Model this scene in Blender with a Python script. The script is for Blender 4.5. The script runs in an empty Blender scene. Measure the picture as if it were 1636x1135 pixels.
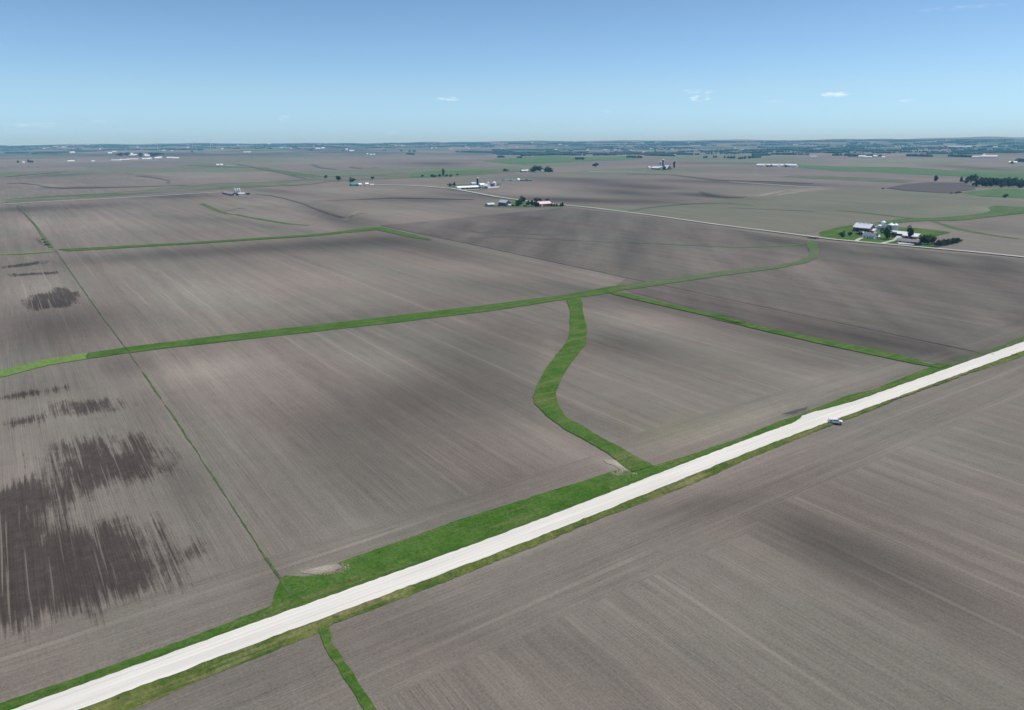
import bpy, bmesh, math, random
import numpy as np
from mathutils import Vector, Matrix
from mathutils.geometry import tessellate_polygon
random.seed(7); rng = np.random.default_rng(7)
R_ = math.radians
scene = bpy.context.scene; col = scene.collection

# ------------------------------------------------------------------ camera
CH = 117.2                                   # height of the camera above the road, metres
F = 1168.0; YAW, PITCH, ROLL = R_(34.566), R_(16.385), R_(-0.25)
PW, PH = 1636.0, 1135.0
cy_, sy_ = math.cos(YAW), math.sin(YAW)
fw = np.array([sy_*math.cos(PITCH), cy_*math.cos(PITCH), -math.sin(PITCH)])
r0 = np.array([cy_, -sy_, 0.0]); u0 = np.cross(r0, fw)
rt = math.cos(ROLL)*r0 + math.sin(ROLL)*u0
up = -math.sin(ROLL)*r0 + math.cos(ROLL)*u0
cam = bpy.data.cameras.new("camera"); camo = bpy.data.objects.new("camera", cam); col.objects.link(camo)
M = Matrix.Identity(4)
for i in range(3):
    M[i][0] = rt[i]; M[i][1] = up[i]; M[i][2] = -fw[i]
M[2][3] = CH
camo.matrix_world = M
cam.sensor_width = 36; cam.lens = F/PW*36; cam.clip_start = 1.0; cam.clip_end = 120000
scene.camera = camo

# ------------------------------------------------------------------ sky, sun, exposure
SUN_AZ, SUN_EL = R_(112), R_(63)             # azimuth from +Y towards +X
world = bpy.data.worlds.new("World"); scene.world = world; world.use_nodes = True
wn = world.node_tree.nodes; wl = world.node_tree.links; wn.clear()
wout = wn.new('ShaderNodeOutputWorld'); bg = wn.new('ShaderNodeBackground'); sky = wn.new('ShaderNodeTexSky')
sky.sky_type = 'NISHITA'; sky.sun_disc = False; sky.sun_elevation = SUN_EL; sky.sun_rotation = SUN_AZ
sky.altitude = 300; sky.air_density = 1.0; sky.dust_density = 0.5; sky.ozone_density = 1.3
bg.inputs['Strength'].default_value = 0.10
SKY_TINT = (1.0, 1.0, 1.0)
# small fair-weather wisps, placed by direction in the sky
geo = wn.new('ShaderNodeTexCoord')
def wmath(op, a, b=None, c=None):
    n = wn.new('ShaderNodeMath'); n.operation = op
    for i, v in enumerate((a, b, c)):
        if v is None: continue
        if isinstance(v, (int, float)): n.inputs[i].default_value = v
        else: wl.new(v, n.inputs[i])
    return n.outputs[0]
def pxdir(px, py):
    d = fw*F + rt*(px-PW/2) + up*(PH/2-py); return d/np.linalg.norm(d)
cn = wn.new('ShaderNodeTexNoise'); cn.inputs['Scale'].default_value = 9; cn.inputs['Detail'].default_value = 6
cmap = wn.new('ShaderNodeMapping'); cmap.inputs['Scale'].default_value = (9, 9, 34)
wl.new(geo.outputs['Generated'], cmap.inputs['Vector']); wl.new(cmap.outputs[0], cn.inputs['Vector'])
total = None
for (px, py, rx, ry, a) in [(715,159,20,5,.55),(1117,147,24,4,.45),(1119,157,17,5,.75),(1098,145,9,3,.4),(1335,151,22,4,.8),(1448,161,12,3,.4),
                            (455,190,9,5,.35),(1525,13,70,3,.13),(1240,163,25,3,.2),(60,200,40,4,.25),(165,195,20,3,.25),(625,211,12,3,.2),(970,178,9,3,.3)]:
    D = pxdir(px, py); h = np.cross(D, [0,0,1]); h /= np.linalg.norm(h); v = np.cross(h, D)
    da = wn.new('ShaderNodeVectorMath'); da.operation = 'DOT_PRODUCT'; wl.new(geo.outputs['Generated'], da.inputs[0]); da.inputs[1].default_value = tuple(h*F/rx)
    db = wn.new('ShaderNodeVectorMath'); db.operation = 'DOT_PRODUCT'; wl.new(geo.outputs['Generated'], db.inputs[0])
    db.inputs[1].default_value = tuple(v*F/ry)
    q = wmath('ADD', wmath('MULTIPLY', da.outputs['Value'], da.outputs['Value']), wmath('MULTIPLY', db.outputs['Value'], db.outputs['Value']))
    dc = wn.new('ShaderNodeVectorMath'); dc.operation = 'DOT_PRODUCT'; wl.new(geo.outputs['Generated'], dc.inputs[0]); dc.inputs[1].default_value = tuple(D)
    m = wmath('MULTIPLY', wmath('GREATER_THAN', dc.outputs['Value'], 0), wmath('MULTIPLY', wmath('MAXIMUM', wmath('SUBTRACT', 1.0, q), 0.0), a))
    total = m if total is None else wmath('ADD', total, m)
cmask = wmath('MULTIPLY', total, wmath('MAXIMUM', wmath('MULTIPLY', wmath('SUBTRACT', cn.outputs['Fac'], 0.42), 3.2), 0.0))
cmask = wmath('MINIMUM', cmask, 0.6)
mixc = wn.new('ShaderNodeMix'); mixc.data_type = 'RGBA'
wl.new(cmask, mixc.inputs['Factor']); wl.new(sky.outputs[0], mixc.inputs['A']); mixc.inputs['B'].default_value = (9.5, 9.6, 9.6, 1)
sz = wn.new('ShaderNodeSeparateXYZ'); wl.new(geo.outputs['Generated'], sz.inputs[0])
cr = wn.new('ShaderNodeValToRGB'); wl.new(sz.outputs[2], cr.inputs[0]); e = cr.color_ramp.elements
e[0].position = 0.0; e[0].color = (.54, .90, 1.52, 1); e[1].position = .165; e[1].color = (.56, .71, .88, 1)
q_ = e.new(.06); q_.color = (.62, .83, 1.12, 1); q_ = e.new(.45); q_.color = (.85, .88, .95, 1)
mm = wn.new('ShaderNodeMix'); mm.data_type = 'RGBA'; mm.blend_type = 'MULTIPLY'; mm.inputs['Factor'].default_value = 1
wl.new(sky.outputs[0], mm.inputs['A']); wl.new(cr.outputs[0], mm.inputs['B']); wl.new(mm.outputs['Result'], mixc.inputs['A'])
wl.new(mixc.outputs['Result'], bg.inputs['Color']); wl.new(bg.outputs[0], wout.inputs[0])

sun = bpy.data.lights.new("sun", 'SUN'); sun.energy = 3.1; sun.angle = R_(0.53); sun.color = (1.0, 0.95, 0.885)
suno = bpy.data.objects.new("sun", sun); col.objects.link(suno)
sd = Vector((math.sin(SUN_AZ)*math.cos(SUN_EL), math.cos(SUN_AZ)*math.cos(SUN_EL), math.sin(SUN_EL)))
suno.rotation_euler = sd.to_track_quat('Z', 'Y').to_euler(); suno.location = (0, 0, 400)
scene.view_settings.view_transform = 'Standard'; scene.view_settings.look = 'None'
scene.view_settings.exposure = 0.35; scene.view_settings.gamma = 1.0
scene.cycles.volume_step_rate = 1.0; scene.cycles.volume_bounces = 1; scene.cycles.max_bounces = 6

# ------------------------------------------------------------------ terrain height
def sstep(a, b, x):
    t = np.clip((x-a)/(b-a), 0, 1); return t*t*(3-2*t)
def road_y(x): return 163.3 + 4.9*sstep(85, 265, np.asarray(x, float)) + .0025*np.maximum(np.asarray(x, float)-300, 0)
def profile(d):                              # gravel crown, shoulders, ditches
    a = np.abs(d)
    return np.where(a < 4.1, 0.45-0.006*a*a, 0.0) + np.where((a >= 4.1) & (a < 13), 0.35*(1-sstep(4.1, 6.5, a)) - 0.55*sstep(4.6, 7.2, a)*(1-sstep(7.6, 12, a)), 0.0)
def hgt(x, y, road=True):
    x = np.asarray(x, float); y = np.asarray(y, float)
    r = np.hypot(x, y)
    az = np.degrees(np.arctan2(x, y)) - math.degrees(YAW)       # - left, + right of the view
    z = -r*r/(2*7.4e6)
    mid = sstep(1100, 3200, r)
    z = z + mid*(4.2*np.sin(x/390+1.3)*np.cos(y/520+.4) + 2.2*np.sin((x+1.7*y)/310+.8) + 1.6*np.sin((x*1.9-y)/430+2.))
    z = z + sstep(3500, 8500, r)*(9*np.sin(x/1900+.5)*np.cos(y/1500+1.2) + 6*np.sin((x-y)/1300))
    rid = 62 + 1.0*np.clip(az+36, 0, 80) + 26*np.sin(az*.21+.6)*.35 + 7*np.sin(az*.83+1.) + 4*np.sin(az*2.1+r/1700) 
    z = z + sstep(7500, 16500, r)*rid
    if road: z = z + profile(y-road_y(x))*sstep(9000, 2500, r)
    return z
TT = np.geomspace(60, 30000, 700)
def P(px, py):                               # where the sight line through a point of the photo meets the terrain
    d = fw*F + rt*(px-PW/2) + up*(PH/2-py); d = d/np.linalg.norm(d)
    t = TT
    q = np.array([0, 0, CH])[:, None] + d[:, None]*t
    s = q[2]-hgt(q[0], q[1])
    k = np.where(s < 0)[0]
    if len(k) == 0: k0 = len(t)-1; return Vector((q[0][k0], q[1][k0], hgt(q[0][k0], q[1][k0])))
    a, b = t[max(k[0]-1, 0)], t[k[0]]
    for _ in range(22):
        m = (a+b)/2; w = d*m
        if CH+w[2] < hgt(w[0], w[1]): b = m
        else: a = m
    w = d*b
    return Vector((w[0], w[1], float(hgt(w[0], w[1]))))

# ------------------------------------------------------------------ material helpers
class NT:
    def __init__(s, name, rough=1.0, spec=0.1):
        s.m = bpy.data.materials.new(name); s.m.use_nodes = True; s.t = s.m.node_tree; s.n = s.t.nodes; s.l = s.t.links
        s.b = s.n['Principled BSDF']; s.b.inputs['Roughness'].default_value = rough; s.b.inputs['Specular IOR Level'].default_value = spec
        s.pos = s.n.new('ShaderNodeNewGeometry').outputs['Position']
    def put(s, v, sock):
        if isinstance(v, (int, float)): sock.default_value = v
        elif isinstance(v, tuple): sock.default_value = v if len(v) == len(sock.default_value) else v+(1,)
        else: s.l.new(v, sock)
    def math(s, op, a, b=None, c=None, clamp=False):
        n = s.n.new('ShaderNodeMath'); n.operation = op; n.use_clamp = clamp
        for i, v in enumerate((a, b, c)):
            if v is not None: s.put(v, n.inputs[i])
        return n.outputs[0]
    def vmul(s, v, w):
        n = s.n.new('ShaderNodeVectorMath'); n.operation = 'MULTIPLY'; s.put(v, n.inputs[0]); n.inputs[1].default_value = w; return n.outputs[0]
    def vadd(s, v, w):
        n = s.n.new('ShaderNodeVectorMath'); n.operation = 'ADD'; s.put(v, n.inputs[0]); s.put(w, n.inputs[1]); return n.outputs[0]
    def noise(s, v, scale=1.0, detail=3.0, rough=.55, colr=False):
        n = s.n.new('ShaderNodeTexNoise'); s.put(v, n.inputs['Vector']); n.inputs['Scale'].default_value = scale
        n.inputs['Detail'].default_value = detail; n.inputs['Roughness'].default_value = rough
        return n.outputs['Color' if colr else 'Fac']
    def attr(s, name):
        n = s.n.new('ShaderNodeAttribute'); n.attribute_name = name; return n.outputs['Fac']
    def mix(s, f, a, b, mode='MIX'):
        n = s.n.new('ShaderNodeMix'); n.data_type = 'RGBA'; n.blend_type = mode
        s.put(f, n.inputs['Factor']); s.put(a, n.inputs['A']); s.put(b, n.inputs['B']); return n.outputs['Result']
    def scale(s, c, f):
        n = s.n.new('ShaderNodeVectorMath'); n.operation = 'SCALE'; s.put(c if not isinstance(c, tuple) else c[:3], n.inputs[0]); s.put(f, n.inputs['Scale']); return n.outputs[0]
    def ramp(s, f, lo, hi):
        n = s.n.new('ShaderNodeMapRange'); n.interpolation_type = 'SMOOTHSTEP'; s.put(f, n.inputs[0]); n.inputs[1].default_value = lo; n.inputs[2].default_value = hi; return n.outputs[0]
    def bump(s, hsock, strength=.5, dist=.1):
        n = s.n.new('ShaderNodeBump'); s.put(hsock, n.inputs['Height']); n.inputs['Strength'].default_value = strength; n.inputs['Distance'].default_value = dist
        s.l.new(n.outputs[0], s.b.inputs['Normal'])
    def color(s, c): s.put(c, s.b.inputs['Base Color']); return s.m
    def leafy(s, c, f=.4):
        s.put(c, s.b.inputs['Base Color']); tr = s.n.new('ShaderNodeBsdfTranslucent'); s.put(c, tr.inputs['Color']); m = s.n.new('ShaderNodeMixShader'); m.inputs[0].default_value = f
        s.l.new(s.b.outputs[0], m.inputs[1]); s.l.new(tr.outputs[0], m.inputs[2]); s.l.new(m.outputs[0], s.n['Material Output'].inputs['Surface']); return s.m

def soil(name, base, contrast=1.0, patch=False, green=0.0, cross=0.0):
    t = NT(name); p = t.pos
    head = t.attr('head')
    sw = t.n.new('ShaderNodeSeparateXYZ'); t.l.new(p, sw.inputs[0])
    cb = t.n.new('ShaderNodeCombineXYZ'); t.l.new(sw.outputs[1], cb.inputs[0]); t.l.new(sw.outputs[0], cb.inputs[1])
    mv = t.n.new('ShaderNodeMix'); mv.data_type = 'VECTOR'; t.l.new(t.math('GREATER_THAN', head, .5), mv.inputs['Factor'])
    t.l.new(p, mv.inputs['A']); t.l.new(cb.outputs[0], mv.inputs['B']); rv = mv.outputs['Result']     # x across the rows, y along them
    big = t.noise(p, .0035, 4, .55); mid = t.noise(t.vmul(p, (1, .5, 1)), .022, 5, .6)
    fine = t.noise(t.vmul(rv, (1.5, .02, 1)), 1, 4, .7)
    band = t.noise(t.vmul(rv, (.11, .0016, 1)), 1, 4, .6)
    clod = t.noise(p, 1.4, 4, .85)
    clod2 = t.noise(t.vmul(p, (1, .6, 1)), .2, 4, .75)
    # pale wheel passes
    sx = t.n.new('ShaderNodeSeparateXYZ'); t.l.new(rv, sx.inputs[0])
    wob = t.noise(t.vmul(rv, (.01, .006, 1)), 1, 2)
    fr = t.math('FRACT', t.math('ADD', t.math('MULTIPLY', sx.outputs[0], 1/18.3), t.math('MULTIPLY', wob, .35)))
    line = t.math('SUBTRACT', 1.0, t.ramp(t.math('ABSOLUTE', t.math('SUBTRACT', fr, .5)), .015, .06))
    line = t.math('MULTIPLY', line, t.ramp(t.noise(t.vmul(rv, (.06, .004, 1)), 1, 3), .45, .62))
    v = t.math('MULTIPLY_ADD', t.math('SUBTRACT', fine, .5), .85*contrast, 1.0)
    v = t.math('MULTIPLY_ADD', t.math('SUBTRACT', band, .5), .62*contrast, v)
    v = t.math('MULTIPLY_ADD', t.math('SUBTRACT', big, .5), .40*contrast, v)
    v = t.math('MULTIPLY_ADD', t.math('SUBTRACT', mid, .5), .26*contrast, v)
    v = t.math('MULTIPLY_ADD', t.math('SUBTRACT', clod, .5), 1.25, v); v = t.math('MULTIPLY_ADD', t.math('SUBTRACT', clod2, .5), .34, v)
    row = t.math('MULTIPLY', t.math('SINE', t.math('MULTIPLY', sx.outputs[0], 2*math.pi/.78)), t.ramp(t.noise(p, .03, 3), .42, .6)); v = t.math('MULTIPLY_ADD', row, .085, v)
    v = t.math('MULTIPLY_ADD', line, .19, v)
    if cross:
        a_, b_ = P(1090, 372), P(1130, 430); dx, dy = b_.x-a_.x, b_.y-a_.y; L_ = math.hypot(dx, dy); dx /= L_; dy /= L_
        d1 = t.n.new('ShaderNodeVectorMath'); d1.operation = 'DOT_PRODUCT'; t.l.new(p, d1.inputs[0]); d1.inputs[1].default_value = (-dy*.028, dx*.028, 0)
        d2 = t.n.new('ShaderNodeVectorMath'); d2.operation = 'DOT_PRODUCT'; t.l.new(p, d2.inputs[0]); d2.inputs[1].default_value = (dx*.0035, dy*.0035, 0)
        cc = t.n.new('ShaderNodeCombineXYZ'); t.l.new(d1.outputs['Value'], cc.inputs[0]); t.l.new(d2.outputs['Value'], cc.inputs[1])
        v = t.math('MULTIPLY_ADD', t.math('SUBTRACT', t.noise(cc.outputs[0], 1, 4, .6), .5), cross, v)
    v = t.math('MULTIPLY', v, t.math('MULTIPLY_ADD', t.attr('tone'), 1.65, 1.0))
    hue = t.noise(t.vmul(p, (1, .35, 1)), .011, 3, .5)
    c = t.mix(t.ramp(hue, .40, .60), base, (base[0]*.93, base[1]*1.0, base[2]*.98, 1))
    c = t.mix(t.ramp(t.attr('olive'), 0, 1), c, (base[0]*.98, base[1]*1.12, base[2]*.88, 1))
    if patch:                                                 # far patchwork of fields
        sn = t.n.new('ShaderNodeVectorMath'); sn.operation = 'SNAP'
        t.l.new(t.vadd(p, t.scale(t.noise(p, .0012, 2, .5, True), 500.0)), sn.inputs[0]); sn.inputs[1].default_value = (640, 420, 1e6)
        wnz = t.n.new('ShaderNodeTexWhiteNoise'); wnz.noise_dimensions = '2D'; t.l.new(sn.outputs[0], wnz.inputs['Vector'])
        ln = t.n.new('ShaderNodeVectorMath'); ln.operation = 'LENGTH'; t.l.new(p, ln.inputs[0])
        far = t.ramp(ln.outputs['Value'], 1900, 3400); vf = t.ramp(ln.outputs['Value'], 5200, 8500)
        wv = wnz.outputs['Value']
        v = t.math('MULTIPLY', v, t.math('MULTIPLY_ADD', t.math('SUBTRACT', wv, .5), t.math('MULTIPLY', far, .30), 1.0))
        g = t.math('MULTIPLY', t.math('GREATER_THAN', wv, .80), far)
        c = t.mix(t.math('MULTIPLY', g, .55), c, (.065, .115, .04, 1))
        dk = t.ramp(t.noise(t.vmul(p, (1, 1, 0)), .00075, 5, .6), .44, .56)
        c = t.mix(t.math('MULTIPLY', dk, t.math('MULTIPLY', vf, .85)), c, (.045, .072, .034, 1))
    # wet, freshly worked ground with edges that run out along the rows
    wet = t.attr('wet')
    s1 = t.noise(t.vmul(p, (1.05, .014, 1)), 1, 3, .8); s2 = t.noise(t.vmul(p, (.22, .03, 1)), 1, 4, .7); s3 = t.noise(p, .25, 4, .7)
    w = t.math('ADD', wet, t.math('MULTIPLY', t.math('SUBTRACT', s1, .5), 36.0))
    w = t.math('ADD', w, t.math('MULTIPLY', t.math('SUBTRACT', s2, .5), 34.0))
    w = t.math('ADD', w, t.math('MULTIPLY', t.math('SUBTRACT', s3, .5), 14.0))
    wm = t.math('MULTIPLY', t.ramp(w, -5.0, 7.0), t.ramp(wet, -30, -20))
    wm = t.math('MULTIPLY', wm, t.math('SUBTRACT', 1.0, t.math('MULTIPLY', t.ramp(t.noise(t.vmul(p, (.85, .010, 1)), 1, 2, .6), .585, .66), .75)))
    v = t.math('MULTIPLY', v, t.math('MULTIPLY_ADD', wm, t.math('MULTIPLY_ADD', s3, .35, -.84), 1.0))
    c = t.mix(wm, c, (base[0]*1.0, base[1]*.96, base[2]*.95, 1))
    if green: c = t.mix(t.math('MULTIPLY', t.ramp(t.noise(t.vmul(p, (.3, .012, 1)), 1, 4), .3, .7), green), c, (.075, .105, .045, 1))
    t.bump(t.math('ADD', fine, clod), .7, .15)
    return t.color(t.scale(c, v))

def grassm(name, a, b, dry=(.20, .18, .09), dryness=.15, sc=1.0, bare=0.0):
    t = NT(name, 1.0, .05); p = t.pos
    n1 = t.noise(p, .06*sc, 5, .65); n2 = t.noise(p, .9*sc, 4, .75); n3 = t.noise(p, .35*sc, 3, .6)
    c = t.mix(t.ramp(n1, .35, .65), a, b)
    n4 = t.noise(t.vmul(p, (.018, .22, 1)), sc, 4, .65)
    c = t.mix(t.math('MULTIPLY', t.ramp(n3, .58, .75), dryness), c, dry)
    c = t.mix(t.math('MULTIPLY', t.ramp(n4, .50, .66), dryness*1.1), c, dry)
    c = t.mix(t.math('MULTIPLY', t.ramp(t.noise(p, .16*sc, 4, .7), .50, .64), .45), c, (a[0]*.62, a[1]*.72, a[2]*.8, 1))
    if bare: c = t.mix(t.math('MULTIPLY', t.ramp(t.noise(t.vmul(p, (.0035, .011, 1)), 1, 5, .65), .38, .62), bare), c, (.175, .158, .125, 1))
    t.bump(n2, .9, .35)
    return t.color(t.scale(c, t.math('MULTIPLY_ADD', t.math('SUBTRACT', n2, .5), 1.5, 1.0)))
def paint(name, c, rough=.6, var=.12, sc=.6, spec=.3, metal=0.0):
    t = NT(name, rough, spec); t.b.inputs['Metallic'].default_value = metal
    tc = t.n.new('ShaderNodeTexCoord').outputs['Object']
    return t.color(t.scale(c, t.math('MULTIPLY_ADD', t.math('SUBTRACT', t.noise(tc, sc, 4, .6), .5), var*2, 1.0)))
def ribbed(name, c, period=.9, depth=.12, axis=0, rough=.5, spec=.3):
    t = NT(name, rough, spec); tc = t.n.new('ShaderNodeTexCoord').outputs['Object']
    s = t.n.new('ShaderNodeSeparateXYZ'); t.l.new(tc, s.inputs[0])
    w = t.math('SINE', t.math('MULTIPLY', s.outputs[axis], 2*math.pi/period))
    n = t.noise(t.vmul(tc, (.5, .5, .5)), 1, 4, .6)
    v = t.math('MULTIPLY_ADD', w, depth*.5, t.math('MULTIPLY_ADD', t.math('SUBTRACT', n, .5), .28, 1.0))
    t.bump(w, .4, .05)
    return t.color(t.scale(c, v))
def foliage(name, a, b):
    t = NT(name, .9, .08); oi = t.n.new('ShaderNodeObjectInfo').outputs['Random']
    tc = t.n.new('ShaderNodeTexCoord').outputs['Object']
    c = t.mix(t.ramp(t.noise(tc, .45, 3, .6), .35, .65), a, b)
    return t.leafy(t.scale(c, t.math('MULTIPLY_ADD', oi, .5, .85)), .35)

SOIL = (.180, .153, .124, 1)
m_ground = soil('plowed_soil', SOIL, patch=True)
m_dark = soil('dark_soil', (.129, .110, .090, 1), .9, cross=1.0)
m_olive = soil('sprouting_soil', (.166, .156, .114, 1), .7, green=.30)
m_black = soil('black_soil', (.098, .086, .080, 1), .6)
m_grass = grassm('meadow_grass', (.046, .112, .013, 1), (.076, .138, .028, 1), dry=(.15, .145, .06), dryness=.55)
m_verge = grassm('ditch_grass', (.055, .098, .018, 1), (.13, .150, .04, 1), dry=(.24, .20, .10), dryness=.6)
m_lime = grassm('lime_grass', (.12, .20, .045, 1), (.15, .23, .06, 1), dryness=.1)
m_swale = grassm('swale_grass', (.056, .112, .030, 1), (.080, .138, .042, 1), dryness=.3, bare=.3)
m_crop = grassm('green_crop', (.055, .13, .035, 1), (.085, .165, .05, 1), dryness=.1, sc=.3, bare=.3)
m_dullcrop = grassm('dull_crop', (.07, .105, .05, 1), (.10, .135, .065, 1), dryness=.2, sc=.3, bare=.85)
m_pale = soil('pale_bare_soil', (.215, .186, .145, 1), 1.2)
def gravelm(name, c):
    t = NT(name, 1, .1); p = t.pos
    n = t.noise(p, 2.2, 4, .7); tr = t.noise(t.vmul(p, (.02, 1.5, 1)), 1, 2, .5); b = t.noise(p, .05, 3)
    v = t.math('MULTIPLY_ADD', t.math('SUBTRACT', n, .5), .16, 1.0); v = t.math('MULTIPLY_ADD', t.math('SUBTRACT', tr, .5), .48, v)
    v = t.math('MULTIPLY_ADD', t.math('SUBTRACT', b, .5), .12, v); t.bump(n, .3, .04)
    return t.color(t.scale(c, v))
m_gravel = gravelm('limestone_gravel', (.62, .59, .515, 1))
m_gravel2 = gravelm('old_gravel', (.42, .41, .36, 1))
m_straw = grassm('pale_straw', (.36, .33, .23, 1), (.26, .24, .16, 1), dry=(.12, .14, .05), dryness=.8, sc=3)

# ------------------------------------------------------------------ soil attributes (real stains and moisture of the soil)
def PP(pts): return np.array([P(*q)[:2] for q in pts])
def crop(pts, s, ox, oy): return [(ox+x/s, oy+y/s) for x, y in pts]
def inside(x, y, poly):
    r = np.zeros(x.shape, bool); n = len(poly)
    for i in range(n):
        x1, y1 = poly[i]; x2, y2 = poly[(i+1) % n]
        c = ((y1 > y) != (y2 > y)) & (x < (x2-x1)*(y-y1)/((y2-y1)+1e-12)+x1); r ^= c
    return r
def sdist(x, y, poly):
    d = np.full(x.shape, 1e9); n = len(poly)
    for i in range(n):
        a = poly[i]; b = poly[(i+1) % n]; e = b-a; L = e@e+1e-9
        tt = np.clip(((x-a[0])*e[0]+(y-a[1])*e[1])/L, 0, 1); d = np.minimum(d, np.hypot(x-a[0]-tt*e[0], y-a[1]-tt*e[1]))
    return np.where(inside(x, y, poly), d, -d)
WET = [PP(crop(q, 2.58, 0, 560)) for q in [
    [(250,390),(330,375),(400,372),(470,430),(505,400),(560,362),(610,392),(662,430),(678,470),(640,505),(520,535),(400,562),(335,580),(318,600),(290,560),(270,470)],
    [(-60,600),(20,575),(130,530),(200,512),(270,560),(330,590),(300,625),(190,650),(178,700),(225,742),(380,722),(580,738),(605,800),(650,850),(690,900),(670,950),(560,990),(450,1030),(250,1068),(120,1120),(20,1140),(-200,1180),(-260,700)],
    [(255,212),(330,205),(440,205),(505,232),(490,246),(400,240),(330,262),(285,262)],
    [(-60,196),(20,186),(120,172),(255,155),(250,164),(120,184),(20,200),(-60,214)],
    [(30,300),(60,292),(140,270),(200,262),(190,272),(110,300),(60,315)],
    [(742,838),(790,815),(795,832),(745,858)]]]
WET += [PP(crop(q, 3.272, 0, 340)) for q in [
    [(150,455),(200,425),(260,425),(300,392),(350,400),(405,412),(405,445),(370,488),(280,495),(180,515),(150,490)],
    [(30,278),(120,268),(230,252),(225,264),(120,282),(30,290)], [(70,320),(180,316),(310,306),(308,318),(180,325),(75,332)],
    [(200,130),(225,150),(260,168),(235,168),(208,150)]]]
BLOB = [  # px, py, rx, ry, angle in the photo, strength of the soil's own tone
 (95,520,110,32,-8,-.30),(200,585,45,22,0,-.18),(60,620,70,18,0,-.1),(290,770,45,30,55,-.16),(430,930,40,40,50,-.10),(100,1060,180,35,-20,.02),(40,760,40,50,0,.1),(150,720,60,30,0,.10),
 (100,650,60,25,0,.14),(60,460,60,20,0,.16),(60,390,60,14,0,-.08),
 (300,405,210,9,-4,-.24),(560,388,130,12,-3,-.26),(700,400,90,14,8,-.22),(430,455,190,26,-3,.16),(330,480,100,36,10,.12),(800,460,120,12,8,-.10),(760,430,90,10,8,.10),(640,500,130,14,-8,-.12),(480,520,80,12,-8,-.1),
 (330,590,90,18,-8,.22),(420,620,110,40,15,.12),(240,640,30,40,50,-.08),(760,560,120,45,-20,-.16),(700,640,170,50,-5,-.20),(520,680,120,50,20,-.12),(620,760,160,50,5,-.08),(900,700,70,26,20,.16),(880,570,20,40,0,.08),(600,580,110,25,5,.08),
 (450,820,70,60,40,-.04),(560,860,100,25,-18,.08),(800,770,110,25,-18,-.08),
 (1040,512,75,12,8,.24),(990,552,80,16,10,-.24),(1120,590,110,26,10,-.06),(1010,610,70,30,0,.05),(1110,695,120,26,-12,.14),(1230,655,90,16,-18,.12),(1360,600,100,10,-12,.12),(1280,575,100,14,5,-.10),(1000,660,50,30,20,-.05),(1175,530,180,9,10,-.12),
 (1275,660,16,2,-12,-.35),(518,909,20,5,-12,.42),(482,914,22,6,-12,.15),(992,743,16,5,15,.42),(975,738,20,5,10,.15),
 (1300,860,105,34,24,-.20),(1125,808,80,15,-14,-.20),(1460,930,190,52,24,-.17),(1400,800,120,30,20,-.06),(1160,752,120,12,-20,.14),(820,885,170,22,-20,.08),(1500,740,110,30,20,.06),(1100,950,160,40,24,.08),(700,1010,120,40,10,-.10),(930,1040,120,30,24,-.03),(1500,690,90,16,-20,.06),
 (400,1085,160,30,-15,-.08),
 (1000,480,180,9,12,-.2),(1200,500,160,12,12,-.14),(1400,545,150,12,10,-.22),(1300,440,160,22,15,.12),(1100,400,60,14,30,.10),(950,410,35,22,60,.14),(880,395,25,20,60,-.12),(1010,400,26,22,60,-.12),(830,365,100,10,0,-.10),(850,350,60,5,0,-.14),(1450,470,90,30,10,-.05),(1590,430,40,16,0,-.12),(1590,500,40,30,0,.08),(1250,386,60,5,8,-.2),(1450,415,120,6,6,-.2),
 (660,319,90,5,1,-.26),(760,313,60,4,3,-.22),(560,350,60,12,12,-.22),(610,340,80,6,0,.12),(700,352,80,7,0,.10),(430,350,90,10,4,.10),(320,350,110,5,2,-.16),(430,362,70,4,8,-.14),(160,355,110,14,-3,.16),(120,330,110,5,-2,-.24),(290,314,60,4,-1,-.26),(520,345,50,8,20,-.14),(420,325,60,5,0,.12),(30,335,30,6,0,-.16),(55,358,26,10,0,.10),
 (570,305,70,5,0,.10),(440,306,50,3,5,-.2),(130,300,60,1.6,-1,-.30),(70,296,22,2.5,0,.2),(300,285,140,5,0,.06),(240,282,30,2,5,-.22),(100,280,60,2,-3,-.2),(80,310,60,5,0,-.05),(270,250,60,3,0,-.2),(420,246,70,3,0,-.18),(520,257,80,3,0,.14),
 (930,288,110,5,2,-.26),(1040,300,90,4,4,-.24),(960,307,90,5,3,-.12),(850,305,60,5,0,.12),(980,322,120,5,1,-.32),(880,318,60,4,2,-.22),(1010,309,60,6,5,-.22),(1130,313,60,3,4,-.36),(1100,290,70,3,2,-.16),(1240,294,130,3,2,-.30),(1200,280,70,3,0,.10),(1280,305,60,3,-6,.2),(1100,262,70,2,0,-.12),(700,262,50,3,0,-.26),(1080,305,40,3,0,.12),
 (1420,330,120,6,0,-.06),(1530,335,60,5,0,.12),(1600,335,30,4,0,.2),(1580,360,60,8,5,-.10),(1520,372,60,6,5,.06),(1480,360,40,4,0,.08),(1540,267,70,2.5,3,-.26),(1420,257,120,3,0,.12)]
FR = []
for (px, py, rx, ry, an, am) in BLOB:
    c, s = math.cos(R_(an)), math.sin(R_(an))
    o = np.array(P(px, py)[:2])
    e1 = (np.array(P(px+rx*c, py+rx*s)[:2])-np.array(P(px-rx*c, py-rx*s)[:2]))/2
    e2 = (np.array(P(px-ry*s, py+ry*c)[:2])-np.array(P(px+ry*s, py-ry*c)[:2]))/2
    FR.append((o, np.linalg.inv(np.array([e1, e2]).T), am))
LB0, LB1 = P(487, 984), P(85, 397)
OLV = PP([(940,655),(1280,655),(1240,680),(1060,740),(1020,735)])
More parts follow.
